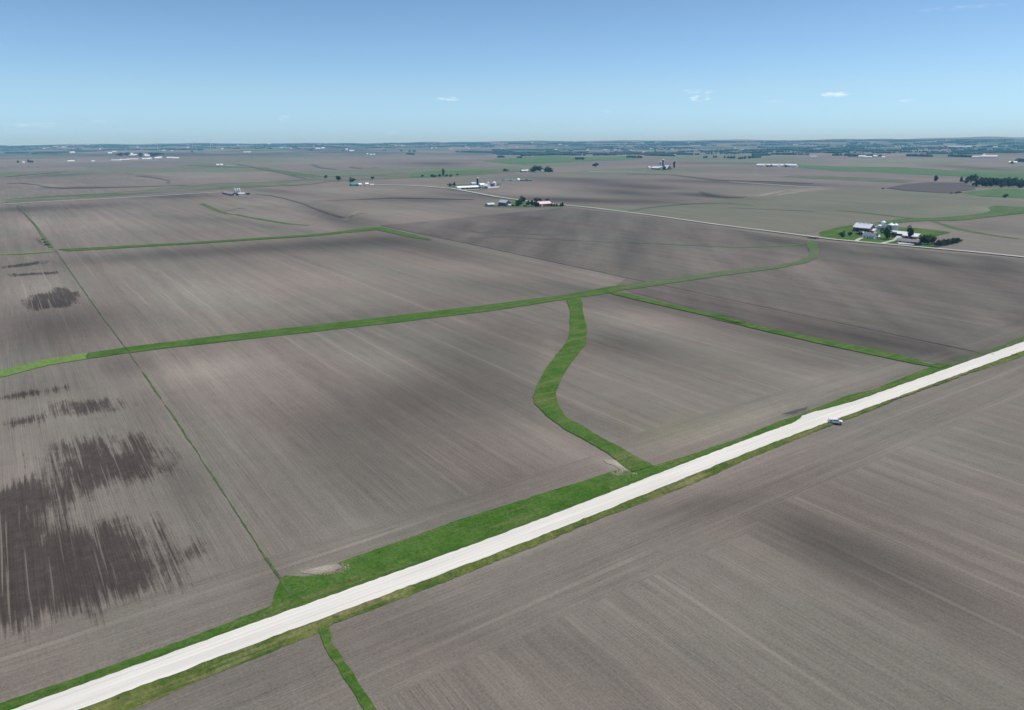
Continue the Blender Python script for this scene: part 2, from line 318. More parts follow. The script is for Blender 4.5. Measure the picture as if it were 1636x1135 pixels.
def soil_attrs(me, co):
    x, y = co[:, 0], co[:, 1]; n = len(x)
    tone = np.zeros(n)
    for o, Mi, am in FR:
        u = (x-o[0])*Mi[0, 0]+(y-o[1])*Mi[0, 1]; v = (x-o[0])*Mi[1, 0]+(y-o[1])*Mi[1, 1]
        q = u*u+v*v; tone += np.where(q < 12, am*np.exp(-q*.9), 0)
    wet = np.full(n, -80.0); k = (x < 120) & (x > -500) & (y > 150) & (y < 1500)
    if k.any():
        xs, ys = x[k], y[k]; w = np.full(xs.shape, -80.0)
        for i, pl in enumerate(WET): w = np.maximum(w, sdist(xs, ys, pl)*(1 if i < 2 else 1.6) + (2.5 if i < 2 else 3))
        bx = LB0.x+(LB1.x-LB0.x)*(ys-LB0.y)/(LB1.y-LB0.y)
        w = np.where(xs > bx-3, -80, w); wet[k] = w
    d = y-road_y(x)
    head = ((d < 0) & (d > -38) | (d > 0) & (d < 34)).astype(float)
    oliv = np.clip(sdist(x, y, OLV)/22+.2, 0, 1)*.5 if len(x) < 1e7 else 0
    for nm, a in (('tone', np.clip(tone, -.5, .5)), ('wet', np.clip(wet, -80, 80)), ('head', head), ('olive', oliv)):
        at = me.attributes.new(nm, 'FLOAT', 'POINT'); at.data.foreach_set('value', a.astype(np.float32))

def tagS(o): o['kind'] = 'structure'; return o
def mesh_np(name, V, Fq, mats, attrs=False, smooth=False):
    V = np.asarray(V, np.float32); Fq = np.asarray(Fq, np.int32); k = Fq.shape[1]
    me = bpy.data.meshes.new(name); me.vertices.add(len(V)); me.vertices.foreach_set('co', V.ravel())
    me.loops.add(Fq.size); me.loops.foreach_set('vertex_index', Fq.ravel())
    me.polygons.add(len(Fq)); me.polygons.foreach_set('loop_start', np.arange(0, Fq.size, k, dtype=np.int32))
    if smooth: me.polygons.foreach_set('use_smooth', np.ones(len(Fq), bool))
    for m in mats: me.materials.append(m)
    me.update(calc_edges=True)
    if attrs: soil_attrs(me, V)
    o = bpy.data.objects.new(name, me); col.objects.link(o); return o

# ------------------------------------------------------------------ the ground, one sheet to the horizon
def axis(lo, hi, step, far_lo, far_hi, g=.016):
    a = list(np.arange(lo, hi, step)); s = step
    while a[-1] < far_hi: s = max(step, g*abs(a[-1]-lo*0)); s = min(s, 420); a.append(a[-1]+s)
    while a[0] > far_lo: s = max(step, .05*abs(a[0])); s = min(s, 700); a.insert(0, a[0]-s)
    return np.array(a)
ax = axis(-330, 760, 6.0, -14000, 27000); ay = axis(20, 820, 6.0, -6000, 25000)
ay = ay[(ay < 143) | (ay > 195)]; ay = np.sort(np.concatenate([ay, np.arange(144, 194, 1.0)]))
X, Y = np.meshgrid(ax, ay)
dd = np.abs(Y-road_y(X))
Z = hgt(X, Y) - .4*(1-sstep(5.0, 7.2, dd))
nx, ny = len(ax), len(ay); idx = np.arange(nx*ny).reshape(ny, nx)
Q = np.stack([idx[:-1, :-1], idx[:-1, 1:], idx[1:, 1:], idx[1:, :-1]], -1).reshape(-1, 4)
tagS(mesh_np('ground', np.stack([X, Y, Z], -1).reshape(-1, 3), Q, [m_ground], attrs=True, smooth=True))

# ------------------------------------------------------------------ draped sheets
def drape(name, pts2, mat, layer, near=7.0, rate=.02, attrs=False, raise_=0.0):
    """pts2: outline in world x, y; cut into small triangles that follow the terrain"""
    A = np.array([tuple(p[:2]) for p in pts2], float); ex = A.max(0)-A.min(0); axx = int(ex[1] > ex[0])
    def clip(poly, lim, sg):
        out = []; n = len(poly)
        for i in range(n):
            a, b = poly[i], poly[(i+1) % n]; ia, ib = sg*(a[axx]-lim) >= 0, sg*(b[axx]-lim) >= 0
            if ia: out.append(a)
            if ia != ib:
                q = (lim-a[axx])/(b[axx]-a[axx]); out.append((a[0]+(b[0]-a[0])*q, a[1]+(b[1]-a[1])*q))
        return out
    V = []; T = []; rest = [tuple(q) for q in A]; pos = A[:, axx].min(); end = A[:, axx].max(); oth = np.abs(A[:, 1-axx]).min()
    while pos < end and len(rest) > 2:
        w = max(14.0, 3*near, .04*math.hypot(pos, oth)); cutp = pos+w
        if cutp >= end-w*.3: piece, rest = rest, []
        else: piece, rest = clip(rest, cutp, -1), clip(rest, cutp, 1)
        pos = cutp
        if len(piece) > 2:
            tt = tessellate_polygon([[Vector((x, y, 0)) for x, y in piece]]); T += [(a+len(V), b+len(V), c+len(V)) for a, b, c in tt]; V += piece
    T = np.array(T); V = np.array(V)
    for _ in range(24):
        E = np.concatenate([T[:, [0, 1]], T[:, [1, 2]], T[:, [2, 0]]]); E.sort(axis=1)
        key = E[:, 0].astype(np.int64)*10000000+E[:, 1]
        uk, inv = np.unique(key, return_inverse=True); ua, ub = uk//10000000, uk % 10000000
        L = np.hypot(*(V[ua]-V[ub]).T); md = (V[ua]+V[ub])/2
        th = np.maximum(near, rate*np.hypot(md[:, 0], md[:, 1]))
        th = np.where((np.abs(md[:, 1]-road_y(md[:, 0])) < 16) & (md[:, 0] < 1500), np.minimum(th, 1.5+.003*np.abs(md[:, 0])), th)
        sp = L > th
        if not sp.any(): break
        ni = np.full(len(uk), -1); ni[sp] = len(V)+np.arange(sp.sum()); V = np.concatenate([V, md[sp]])
        m = ni[inv].reshape(3, -1).T; cnt = (m >= 0).sum(1)
        # rotate so that the split edges come first
        rot = np.zeros(len(T), int)
        one = cnt == 1; rot[one] = np.argmax(m[one] >= 0, axis=1)
        two = cnt == 2; rot[two] = (np.argmax(m[two] < 0, axis=1)+1) % 3
        ar = np.arange(len(T))[:, None]; ix = (rot[:, None]+np.arange(3)) % 3
        T2, m2 = T[ar, ix], m[ar, ix]
        o0 = T2[cnt == 0]; t1, q1 = T2[one], m2[one]; t2, q2 = T2[two], m2[two]; t3, q3 = T2[cnt == 3], m2[cnt == 3]
        st = lambda a, b, c: np.stack([a, b, c], 1)
        T = np.concatenate([o0, st(t1[:, 0], q1[:, 0], t1[:, 2]), st(q1[:, 0], t1[:, 1], t1[:, 2]),
            st(q2[:, 0], t2[:, 1], q2[:, 1]), st(t2[:, 0], q2[:, 0], q2[:, 1]), st(t2[:, 0], q2[:, 1], t2[:, 2]),
            st(t3[:, 0], q3[:, 0], q3[:, 2]), st(q3[:, 0], t3[:, 1], q3[:, 1]), st(q3[:, 2], q3[:, 1], t3[:, 2]), st(q3[:, 0], q3[:, 1], q3[:, 2])])
    VA = V; r = np.hypot(VA[:, 0], VA[:, 1])
    z = hgt(VA[:, 0], VA[:, 1]) + (.05+.00018*r+raise_)*layer
    a, b, c = VA[T[:, 0]], VA[T[:, 1]], VA[T[:, 2]]
    s = (b[:, 0]-a[:, 0])*(c[:, 1]-a[:, 1])-(b[:, 1]-a[:, 1])*(c[:, 0]-a[:, 0])
    T[s < 0] = T[s < 0][:, ::-1]
    return tagS(mesh_np(name, np.column_stack([VA, z]), T, [mat], attrs=attrs, smooth=True))
def jag(pts, amp, step=3.0):                 # ragged grass edge, displaced in plan
    out = []; n = len(pts); ph = rng.uniform(0, 99, 3)
    for i in range(n):
        a, b = np.array(pts[i]), np.array(pts[(i+1) % n]); L = np.linalg.norm(b-a); k = max(1, int(L/step)) if L < 4000 else 1
        nrm = np.array([-(b-a)[1], (b-a)[0]])/(L+1e-9)
        for j in range(k):
            q = a+(b-a)*j/k
            if 0 < j: q = q+nrm*amp*(rng.uniform(-1, 1)*.6+.8*math.sin(j*step/7.+ph[0])*math.sin(j*step/19+ph[1]))
            out.append(tuple(q))
    return out
GRASSPOLY = []
def patch(name, px, mat, layer, jg=0.0, tuft=0.0, **k):
    w = [tuple(q) for q in PP(px)]
    if tuft: GRASSPOLY.append((np.array(w), tuft))
    if jg: w = jag(w, jg)
    return drape(name, w, mat, layer, **k)
def ribbon_world(cpx, widths):
    c = PP(cpx); n = len(c); d = np.gradient(c, axis=0); d /= np.linalg.norm(d, axis=1)[:, None]; nn = np.stack([-d[:, 1], d[:, 0]], 1)
    w = np.array(widths if hasattr(widths, '__len__') else [widths]*n)[:, None]/2
    return [tuple(q) for q in np.concatenate([c+nn*w, (c-nn*w)[::-1]])]
def ribbon(name, cpx, widths, mat, layer, jg=0.0, tuft=0.0, **k):
    w = ribbon_world(cpx, widths)
    if tuft: GRASSPOLY.append((np.array(w), tuft))
    if jg: w = jag(w, jg)
    return drape(name, w, mat, layer, **k)

# fields with a soil of their own
patch('field', [(608,361),(700,352),(905,331.5),(1050,348.5),(1290,384.5),(1628,414),(1700,420),(1700,520),(1588,568),(1000,444),(760,392)], m_dark, 1, attrs=True)
patch('field', [(905,327),(960,330),(1000,332),(1092,328),(1165,318),(1229,312),(1275,305),(1336,303),(1410,303),(1464,307),(1529,310),(1547,312),(1628,323),(1700,328),(1700,338),(1628,336),(1556,347),(1500,351),(1446,354),(1400,357),(1340,362),(1285,374),(1257,372),(1147,358.5),(1050,344.5)], m_olive, 1, attrs=True)
patch('field', crop([(440,470),(600,435),(800,420),(1100,425),(1200,450),(1210,480),(1060,500),(1040,517),(900,510),(600,492)], 5.453, 1336, 215), m_black, 2, attrs=True)
patch('field', [(985,455),(1000,446),(1588,568.5),(1560,583),(1500,582),(1250,532),(1010,468)], m_dark, 1, attrs=True)
# green crops far off
patch('green_field', crop([(100,232),(400,205),(700,187),(1000,200),(1370,190),(1500,212),(1300,226),(1100,232),(900,242),(700,252),(480,264),(330,258),(200,243)], 5.453, 750, 215), m_crop, 1)
patch('green_field', crop([(-340,262),(0,280),(600,288),(900,308),(1200,328),(1700,345),(1700,400),(1300,378),(1000,362),(600,346),(300,326),(0,318),(-330,292)], 5.453, 1336, 215), m_crop, 1)
patch('green_field', crop([(-400,358),(0,365),(400,382),(700,400),(610,424),(300,412),(0,396),(-480,372)], 5.453, 1336, 215), m_dullcrop, 1)
patch('pasture', crop([(1085,508),(1200,495),(1400,472),(1700,480),(1700,560),(1400,548),(1220,542)], 5.453, 1336, 215), m_crop, 1)
patch('green_field', crop([(0,372),(200,362),(500,345),(800,330),(1100,316),(1500,304),(1780,296),(1900,308),(1760,330),(1500,350),(1100,375),(800,384),(500,395),(200,410),(0,425)], 5.453, 500, 215), m_dullcrop, 1)
patch('green_field', crop([(850,340),(1100,318),(1500,306),(1600,318),(1400,345),(1100,362),(850,376)], 5.453, 500, 215), m_crop, 2)
patch('pasture', [(8,319),(70,314),(150,310),(230,304),(300,297),(360,293),(430,291),(500,286),(500,293),(440,298),(360,302),(300,306),(230,310),(150,316),(70,321),(8,325)], m_dullcrop, 1)
patch('pasture', crop([(1040,430),(1200,400),(1400,378),(1620,385),(1500,405),(1400,432),(1150,452)], 5.453, 250, 215), m_dullcrop, 2)
ribbon('grass_waterway', crop([(290,270),(600,285),(900,290),(1080,325),(1250,350),(1450,375),(1600,390)], 5.453, 250, 215), [60,70,60,70,70,70,80], m_swale, 1, near=10)
ribbon('grass_waterway', crop([(390,603),(470,638),(560,675),(620,692)], 5.453, 250, 215), [9,11,9,6], m_swale, 1)
ribbon('grass_waterway', crop([(600,690),(700,700),(800,722),(950,748),(1150,780),(1330,795)], 5.453, 250, 215), [6,7,8,9,8,6], m_swale, 1)
ribbon('grass_waterway', crop([(1700,640),(1590,655),(1530,672),(1440,690),(1330,704),(1200,718),(1050,734),(900,742),(700,745),(550,758),(400,778)], 5.453, 1336, 215), [110,95,60,42,34,34,40,44,36,26,20], m_swale, 2)
ribbon('grass_waterway', crop([(850,760),(950,792),(1050,822),(1200,852),(1400,886),(1590,912)], 5.453, 1336, 215), [8,10,14,12,9,7], m_swale, 1)
ribbon('grass_waterway', crop([(0,665),(200,680),(500,715),(700,740)], 5.453, 1336, 215), [7,7,9,9], m_swale, 2)
# farm lots
patch('farm_lawn', crop([(-150,855),(0,815),(100,800),(300,775),(420,800),(560,812),(700,820),(900,840),(1000,855),(900,880),(780,905),(860,990),(600,965),(0,918),(-130,905)], 5.453, 1336, 215), m_grass, 2, jg=.6, tuft=.4)
patch('farm_lawn', [(800,329),(812,322.5),(832,320),(850,322.5),(905,328),(898,331.5),(800,331.5),(775,330.5),(775,328)], m_swale, 2)
patch('farm_lawn', [(716,304),(724,297),(735,295),(800,294),(800,299),(760,304),(738,306)], m_dullcrop, 2)
ribbon('driveway', [(1367,386.5),(1372,383),(1380,380),(1390,376),(1398,372)], 4.5, m_gravel2, 3)
ribbon('driveway', [(1408,390),(1418,387.5),(1428,385),(1436,379),(1438,374)], 5, m_gravel2, 3)
patch('farmyard', [(1430,384),(1440,380),(1462,379),(1474,388),(1460,392),(1436,391)], m_gravel2, 3)
patch('farmyard', [(730,301),(800,298.5),(796,301),(760,304),(738,305)], m_gravel2, 3)

# roads
def road_pts(x0, x1, d0, d1, n=60):
    xs = np.linspace(x0, x1, n); return [(x, road_y(x)+d0) for x in xs]+[(x, road_y(x)+d1) for x in xs[::-1]]
V_far = [(-260,1215),(7,1122),(160,1070),(308,1017),(433,968),(447,927),(455,920),(486,922),(550,914),(541,899),(742,828),(849,794),(952,762),(1000,748),(1046,744),(1120,721),(1200,693),(1240,675),(1279,663),(1289,658),(1348,634),(1400,621),(1466,594),(1500,583),(1552,567),(1583,559),(1630,540),(1700,516)]
vf = [tuple(q) for q in PP(V_far)]
vf2 = [(-80, road_y(-80)+9)] + vf[1:-1] + [(760, road_y(760)+16), (1400, road_y(1400)+14)] + [(x, road_y(x)+3.6) for x in np.linspace(1400, -80, 120)]
GRASSPOLY.append((np.array(vf2), 1.0)); drape('grass_verge', jag([(float(a), float(b)) for a, b in vf2], .3, 1.6), m_grass, 1)
V_near = [(227,1129),(312,1091),(433,1043),(506,1014),(520,1007),(528,1000),(657,952),(785,901),(892,858),(969,824),(1000,815),(1117,770),(1194,735),(1264,706),(1308,688),(1348,673),(1400,653),(1428,640),(1544,598),(1628,572)]
vn = [tuple(q) for q in PP(V_near)]
vn2 = [(-80, road_y(-80)-11)] + vn + [(760, road_y(760)-10), (1400, road_y(1400)-9)] + [(x, road_y(x)-3.6) for x in np.linspace(1400, -80, 120)]
GRASSPOLY.append((np.array(vn2), 1.3)); drape('grass_verge', jag([(float(a), float(b)) for a, b in vn2], .4, 1.4), m_verge, 1)
FL = PP([(1274,672),(1281,665),(1300.7,658.6),(1328,651.8)])
rp = [(x, road_y(x)-4.15) for x in np.linspace(-80, 1400, 90)] + [(x, road_y(x)+4.15) for x in np.linspace(1400, FL[-1][0]+14, 60)] + [tuple(q) for q in FL[::-1]] + [(x, road_y(x)+4.15) for x in np.linspace(FL[0][0]-5, -80, 40)]
drape('gravel_road', jag([(float(a), float(b)) for a, b in rp], .26, 1.7), m_gravel, 2)
patch('bare_soil', [(962,734),(985,735.5),(1001,740),(1010,748),(1005,753),(991,752),(983,745)], m_pale, 1.4, jg=2.0, attrs=True, near=2, rate=.006)
patch('dark_soil_patch', [(1249,662),(1262,657.5),(1275,654),(1292,649.5),(1287,655),(1272,659.5),(1260,662)], m_black, 1, jg=.9, attrs=True, near=2)  # flat sheet of darker soil at the field side
patch('bare_soil', [(478,915),(500,908),(525,903),(541,902),(546,907),(530,914),(505,919)], m_pale, 1.4, jg=1.6, attrs=True, near=2, rate=.006)
def specks(name, mat, px, spread, n, size, layer=2):
    V = []; Fc = []
    for (x, y), (sx, sy) in zip(px, spread):
        o = P(x, y); ux = (P(x+10, y)-o)/10; uy = (P(x, y+8)-o)/8
        for _ in range(n):
            g1, g2 = random.gauss(0, sx), random.gauss(0, sy); p = Vector((o.x+ux.x*g1+uy.x*g2, o.y+ux.y*g1+uy.y*g2)); r = size*random.uniform(.4, 1.5); k = len(V); a0 = random.uniform(0, 6)
            for j in range(7):
                a = a0+j*.9; rr = r*random.uniform(.5, 1.2); u, v = p.x+rr*math.cos(a)*1.3, p.y+rr*math.sin(a)
                V.append((u, v, float(hgt(u, v))+(.05+.00018*math.hypot(u, v))*1.25))
            Fc += [(k, k+j, k+j+1) for j in range(1, 6)]
    return tagS(mesh_np(name, V, Fc, [mat]))
specks('dead_grass', m_straw, [(1003,751),(992,757),(1009,745)], [(8,3.5),(8,2.5),(5,4)], 170, .20)
specks('dead_grass', m_straw, [(532,909),(542,906),(508,916)], [(10,3),(6,3),(9,1.5)], 170, .16)
specks('dead_grass', m_straw, [(600+70*k, 967-26.5*k) for k in range(9)], [(30,2.5)]*9, 12, .13)
# waterways in the parcel
wa_t = crop([(-80,835),(30,820),(250,765),(460,735),(600,715),(700,700),(860,680),(1145,645)], 3.272, 0, 340)+[(500,520),(650,503),(800,485),(905,471.5),(968,459.5),(1020,452.5)]
wa_b = crop([(-80,875),(30,857),(250,800),(450,767),(620,742),(860,711),(1145,680)], 3.272, 0, 340)+[(500,531),(650,514),(800,495.4),(905,478.5),(962,471),(1020,459)]
k = 3
patch('grass_waterway', wa_t[:4]+wa_b[:4][::-1], m_lime, 2, jg=.5, tuft=.3)
patch('grass_waterway', wa_t[3:]+wa_b[3:][::-1], m_grass, 2, jg=.4, tuft=.4)
c5 = lambda q: crop(q, 3.3375, 800, 440)
patch('grass_waterway', c5([(820,1022),(700,1050),(640,1010),(580,958),(480,900),(350,830),(240,750),(182,690),(170,650),(190,590),(240,500),(300,420),(350,360),(368,300),(370,200),(352,125),(430,112),(440,200),(462,300),(455,370),(400,440),(350,510),(310,590),(295,640),(310,700),(350,760),(430,800),(560,880),(640,920),(740,980)]), m_grass, 3, jg=.35, tuft=.5)
c6 = lambda q: crop(q, 2.572, 1000, 330)
patch('grass_waterway', c5([(545,78),(700,105),(900,155),(1100,200),(1335,250)])+c6([(330,435),(600,505),(900,565),(1100,605),(1250,650),(1330,652),(1290,668),(1200,652),(1050,620),(850,578),(560,512),(330,457)])+c5([(1335,274),(1200,242),(1000,197),(760,142),(600,104)]), m_grass, 3, jg=.35, tuft=.4)
patch('grass_waterway', c6([(0,321),(200,298),(400,267),(560,251),(700,229),(745,207),(757,188),(744,168),(735,150),(765,140),(785,150),(797,190),(789,213),(735,236),(600,260),(420,284),(200,315),(50,338),(0,345)]), m_swale, 3, jg=.4, tuft=.2)
ribbon('grass_waterway', c6([(0,150),(200,158),(450,170),(640,165),(735,155)]), [3,4,5,7,12], m_swale, 2)
patch('grass_waterway', [(92,399),(300,388),(500,375),(606,363),(660,375),(690,383),(688,384.5),(650,378.5),(602,368),(500,378),(300,391),(110,402)], m_grass, 2, jg=.5)
ribbon('grass_waterway', [(3,407),(40,406),(90,402)], [9,9,9], m_lime, 2)
ribbon('field_edge_grass', [(466,950),(420,885),(360,792),(290,685),(205,562)], [1.2,.5,.45,.5,.5], m_swale, 2, jg=.3, tuft=.3)
ribbon('field_edge_grass', [(205,562),(150,488),(88,399)], [.6,.6,.6], m_swale, 2, jg=.2)
m_line = soil('drainage_soil', (.128, .115, .094, 1), .6, green=.25)
for c, w in ((crop([(1180,362),(1300,374),(1400,388),(1480,404),(1465,426)],5.453,0,215), 9), (crop([(60,425),(200,428),(330,440),(420,462),(600,474)],5.453,0,215), 12), (crop([(600,470),(800,468),(1000,462),(1636,445)],5.453,0,215), 14),
             (crop([(40,372),(250,352),(420,340),(600,325)],5.453,0,215), 16), (crop([(640,256),(850,284),(1000,320),(1180,360),(1300,384)],5.453,250,215), 12), (crop([(860,524),(1000,535),(1120,560),(1300,612),(1400,655),(1500,690),(1620,725)],5.453,250,215), [4,5,6,6,7,8,9]),
             (crop([(0,585),(300,572),(700,556),(1000,560),(1400,570)],5.453,500,215), [4,6,14,16,8]), (crop([(330,284),(420,300),(560,290)],5.453,500,215), 25), (crop([(0,264),(60,290),(200,306)],5.453,500,215), 22),
             (crop([(0,675),(200,640),(500,608),(900,600),(1100,620)],5.453,1000,215), [10,12,16,12,8]), (crop([(900,640),(1200,655),(1636,672)],5.453,1000,215), 8), (crop([(650,500),(760,540),(900,552),(1050,545)],5.453,1000,215), [8,26,24,8]),
             (crop([(0,840),(100,858),(400,862),(700,880),(830,870)],5.453,750,215), [4,6,5,7,5]), (crop([(0,912),(300,890),(600,912),(900,925),(1300,945)],5.453,750,215), 4),
             (crop([(420,240),(800,245),(1100,255),(1200,262)],5.453,1000,215), 26), (crop([(0,345),(400,352),(800,400),(1300,415),(1636,430)],5.453,1000,215), [16,24,34,22,18])):
    ribbon('drainage_line', c, w, m_line, 2, jg=.6, near=8, attrs=True)
ribbon('field_edge_grass', [(82,396),(70,380),(58,362),(42,345),(28,329)], [5,4,3,2,2], m_swale, 2)
ribbon('field_edge_grass', [(517,1004),(524,1030),(545,1062),(566,1095),(592,1135),(610,1160)], [2.6,2.0,1.9,2.1,2.2,2.2], m_grass, 2, jg=.35, tuft=1.2)
ribbon('field_edge_grass', [(608,361),(760,392),(1000,444),(1588,567)], [2,2,2,2], m_dark, 2, attrs=True)

ribbon('gravel_road', [(700,300.5),(722,302),(754,308),(794,315.5),(834,321),(855,324),(904,328.7),(950,333.5),(1000,339.8),(1050,346.2),(1147,360),(1257,373.8),(1297,379),(1336,383.9),(1409,390.4),(1470,395.9),(1550,403),(1628,411),(1700,419)],
       [9,9,9,9,8,8,8,8,7.5,7,7,7,7,7,7,7,7,7,7], m_gravel2, 4, near=6, rate=.01)
ribbon('gravel_road', [(704,300.6),(680,298.6),(647,296.8),(601,295.9),(580,295.5)], 11, m_gravel2, 3, rate=.01)
ribbon('gravel_road', [(5,327.2),(73,323),(165,318.6),(250,314),(305,310.5),(353,307.7)], 8, m_gravel2, 3, rate=.01)
for c, w in ((crop([(-10,598),(100,592),(300,588),(0,604)],5.453,0,215)[:3], 6),
             ([(552,354),(557,348),(562,343),(575,338)], 7), ([(556,349),(568,343),(585,340)], 6), (crop([(590,670),(680,650),(770,640)],5.453,250,215), 7),
             (crop([(1140,545),(1300,510),(1420,490)],5.453,1000,215), 16), (crop([(1300,535),(1450,515),(1530,500)],5.453,1000,215), 16)):
    ribbon('dry_waterway', c, w, m_pale, 2, attrs=True, jg=.8)
for c, w in ((crop([(960,230),(1200,218)],5.453,0,215), 60), (crop([(600,272),(700,270)],5.453,250,215), 50), ([(1030,276),(960,275.5),(940,275)], 18), (crop([(900,415),(1200,435),(1500,455),(1700,464)],5.453,1000,215), 10)):
    ribbon('farm_lane', c, w, m_gravel2, 2)

# ------------------------------------------------------------------ grass tufts along the verges (uncountable)
def tufts():
    C = []
    for poly, dens in GRASSPOLY:
        lo, hi = poly.min(0), poly.max(0); lo = np.maximum(lo, (-90, 20)); hi = np.minimum(hi, (1000, 700))
        if (hi <= lo).any(): continue
        n = int((hi-lo).prod()*1.3*dens); n = min(n, 900000)
        q = rng.uniform(lo, hi, (n, 2)); r = np.hypot(q[:, 0], q[:, 1])
        keep = inside(q[:, 0], q[:, 1], poly) & (rng.random(n) < np.clip((240/r)**2.5, 0, 1)) & (np.abs(q[:, 1]-road_y(q[:, 0])) > 4.3)
        C.append(q[keep])
    C = np.concatenate(C); n0 = len(C)
    n = n0
    sz = rng.gamma(3, .040, n).clip(.06, .30); V = []; Fc = []
    for b in range(3):
        a = rng.uniform(0, 2*math.pi, n); w = sz*rng.uniform(.5, 1., n)
        dx, dy = np.cos(a), np.sin(a); hh = sz*rng.uniform(.7, 1.4, n)
        z = hgt(C[:, 0], C[:, 1])+.08
        l = rng.uniform(-.4, .4, (n, 2))*sz[:, None]
        V.append(np.stack([np.stack([C[:, 0]-dx*w*.5, C[:, 1]-dy*w*.5, z], 1), np.stack([C[:, 0]+dx*w*.5, C[:, 1]+dy*w*.5, z], 1),
                 np.stack([C[:, 0]+l[:, 0], C[:, 1]+l[:, 1], z+hh], 1)], 1).reshape(-1, 3))
    V = np.concatenate(V); Fc = np.arange(len(V)).reshape(-1, 3)
    t = NT('grass_blades', 1, .05); p = t.pos
    c = t.mix(t.ramp(t.noise(p, .12, 4, .7), .35, .65), (.055, .122, .020, 1), (.088, .155, .034, 1))
    c = t.mix(t.math('MULTIPLY', t.ramp(t.noise(p, .7, 2), .6, .7), .35), c, (.24, .22, .11, 1))
    o = mesh_np('grass', V, Fc, [t.leafy(c, .5)]); o['kind'] = 'stuff'; o['label'] = 'rough green grass growing along the road verges and waterways'; o['category'] = 'grass'
tufts()

# ------------------------------------------------------------------ object helpers
def tag(o, label=None, cat=None, group=None, kind=None):
    if label: o['label'] = label
    if cat: o['category'] = cat
    if group: o['group'] = group
    if kind: o['kind'] = kind
    return o
def empty(name, loc, rz=0):
    o = bpy.data.objects.new(name, None); col.objects.link(o); o.location = loc; o.rotation_euler = (0, 0, rz); o.empty_display_size = .5; return o
class MB:
    def __init__(s): s.v = []; s.f = []; s.mi = []
    def add(s, vs, fs, mi=0):
        k = len(s.v); s.v += [tuple(q) for q in vs]; s.f += [tuple(i+k for i in f) for f in fs]; s.mi += [mi]*len(fs); return s
    def box(s, x0, x1, y0, y1, z0, z1, mi=0):
        return s.add([(x0,y0,z0),(x1,y0,z0),(x1,y1,z0),(x0,y1,z0),(x0,y0,z1),(x1,y0,z1),(x1,y1,z1),(x0,y1,z1)],
                     [(0,3,2,1),(4,5,6,7),(0,1,5,4),(1,2,6,5),(2,3,7,6),(3,0,4,7)], mi)
    def lathe(s, prof, n=20, cx=0, cy=0, mi=0):
        k = []; V = []
        for r, z in prof:
            for j in range(n): a = 2*math.pi*j/n; V.append((cx+r*math.cos(a), cy+r*math.sin(a), z))
        Fs = [(i*n+j, i*n+(j+1) % n, (i+1)*n+(j+1) % n, (i+1)*n+j) for i in range(len(prof)-1) for j in range(n)]
        return s.add(V, Fs, mi)
    def extr(s, prof, y0, y1, mi=0):      # outline in x,z swept along y
        n = len(prof); V = [(x, y0, z) for x, z in prof]+[(x, y1, z) for x, z in prof]
        return s.add(V, [tuple(range(n)), tuple(range(2*n-1, n-1, -1))]+[(i, i+n, (i+1) % n+n, (i+1) % n) for i in range(n)], mi)
    def build(s, name, mats, parent=None, loc=None, bevel=0):
        me = bpy.data.meshes.new(name); me.from_pydata(s.v, [], s.f)
        mats = mats if isinstance(mats, list) else [mats]
        for m in mats: me.materials.append(m)
        me.polygons.foreach_set('material_index', s.mi)
        bm = bmesh.new(); bm.from_mesh(me); bmesh.ops.recalc_face_normals(bm, faces=bm.faces)
        if bevel: bmesh.ops.bevel(bm, geom=bm.edges[:], offset=bevel, segments=2, affect='EDGES')
        bm.to_mesh(me); bm.free(); me.update()
        o = bpy.data.objects.new(name, me); col.objects.link(o)
        if parent: o.parent = parent
        if loc: o.location = loc
        return o
def copy_tree(o, parent=None):
    c = o.copy(); col.objects.link(c); c.parent = parent
    for ch in list(o.children): copy_tree(ch, c)
    return c

W_ = dict(
 white=ribbed('white_siding', (.74,.74,.72,1), .8, .05), roofw=ribbed('white_metal_roof', (.80,.80,.79,1), .9, .08, 0, .45),
 galv=ribbed('galvanised_sheet', (.52,.54,.56,1), .9, .10, 0, .45), grey=ribbed('grey_shingle', (.24,.24,.26,1), .3, .12, 0, .9),
 red=ribbed('red_siding', (.28,.075,.06,1), .6, .12), brown=ribbed('weathered_boards', (.135,.11,.10,1), .5, .22), pinkr=ribbed('faded_pink_roof', (.70,.55,.52,1), .9, .10),
 mauve=ribbed('faded_rust_roof', (.32,.24,.25,1), .9, .14), teal=ribbed('teal_metal_roof', (.06,.26,.22,1), .9, .10), green=ribbed('green_metal_roof', (.09,.22,.17,1), .9, .10),
 dark=paint('opening_shade_paint', (.02,.02,.022,1), .9), glass=paint('window_glass', (.03,.04,.05,1), .1, .05, 1, .6), cream=ribbed('cream_siding', (.62,.58,.45,1), .5, .06),  # dark: near-black paint standing for the shade inside openings
 blue=ribbed('blue_enamelled_steel', (.018,.028,.06,1), 1.4, .2, 2, .35), tank=ribbed('blue_tank_steel', (.03,.08,.20,1), 1.2, .15, 2, .35), conc=paint('concrete', (.38,.37,.35,1), .95),
 tan=paint('tan_brick', (.36,.22,.14,1), .9), rust=paint('rust_trim', (.30,.12,.06,1), .9), bark=paint('bark', (.085,.065,.05,1), .95))

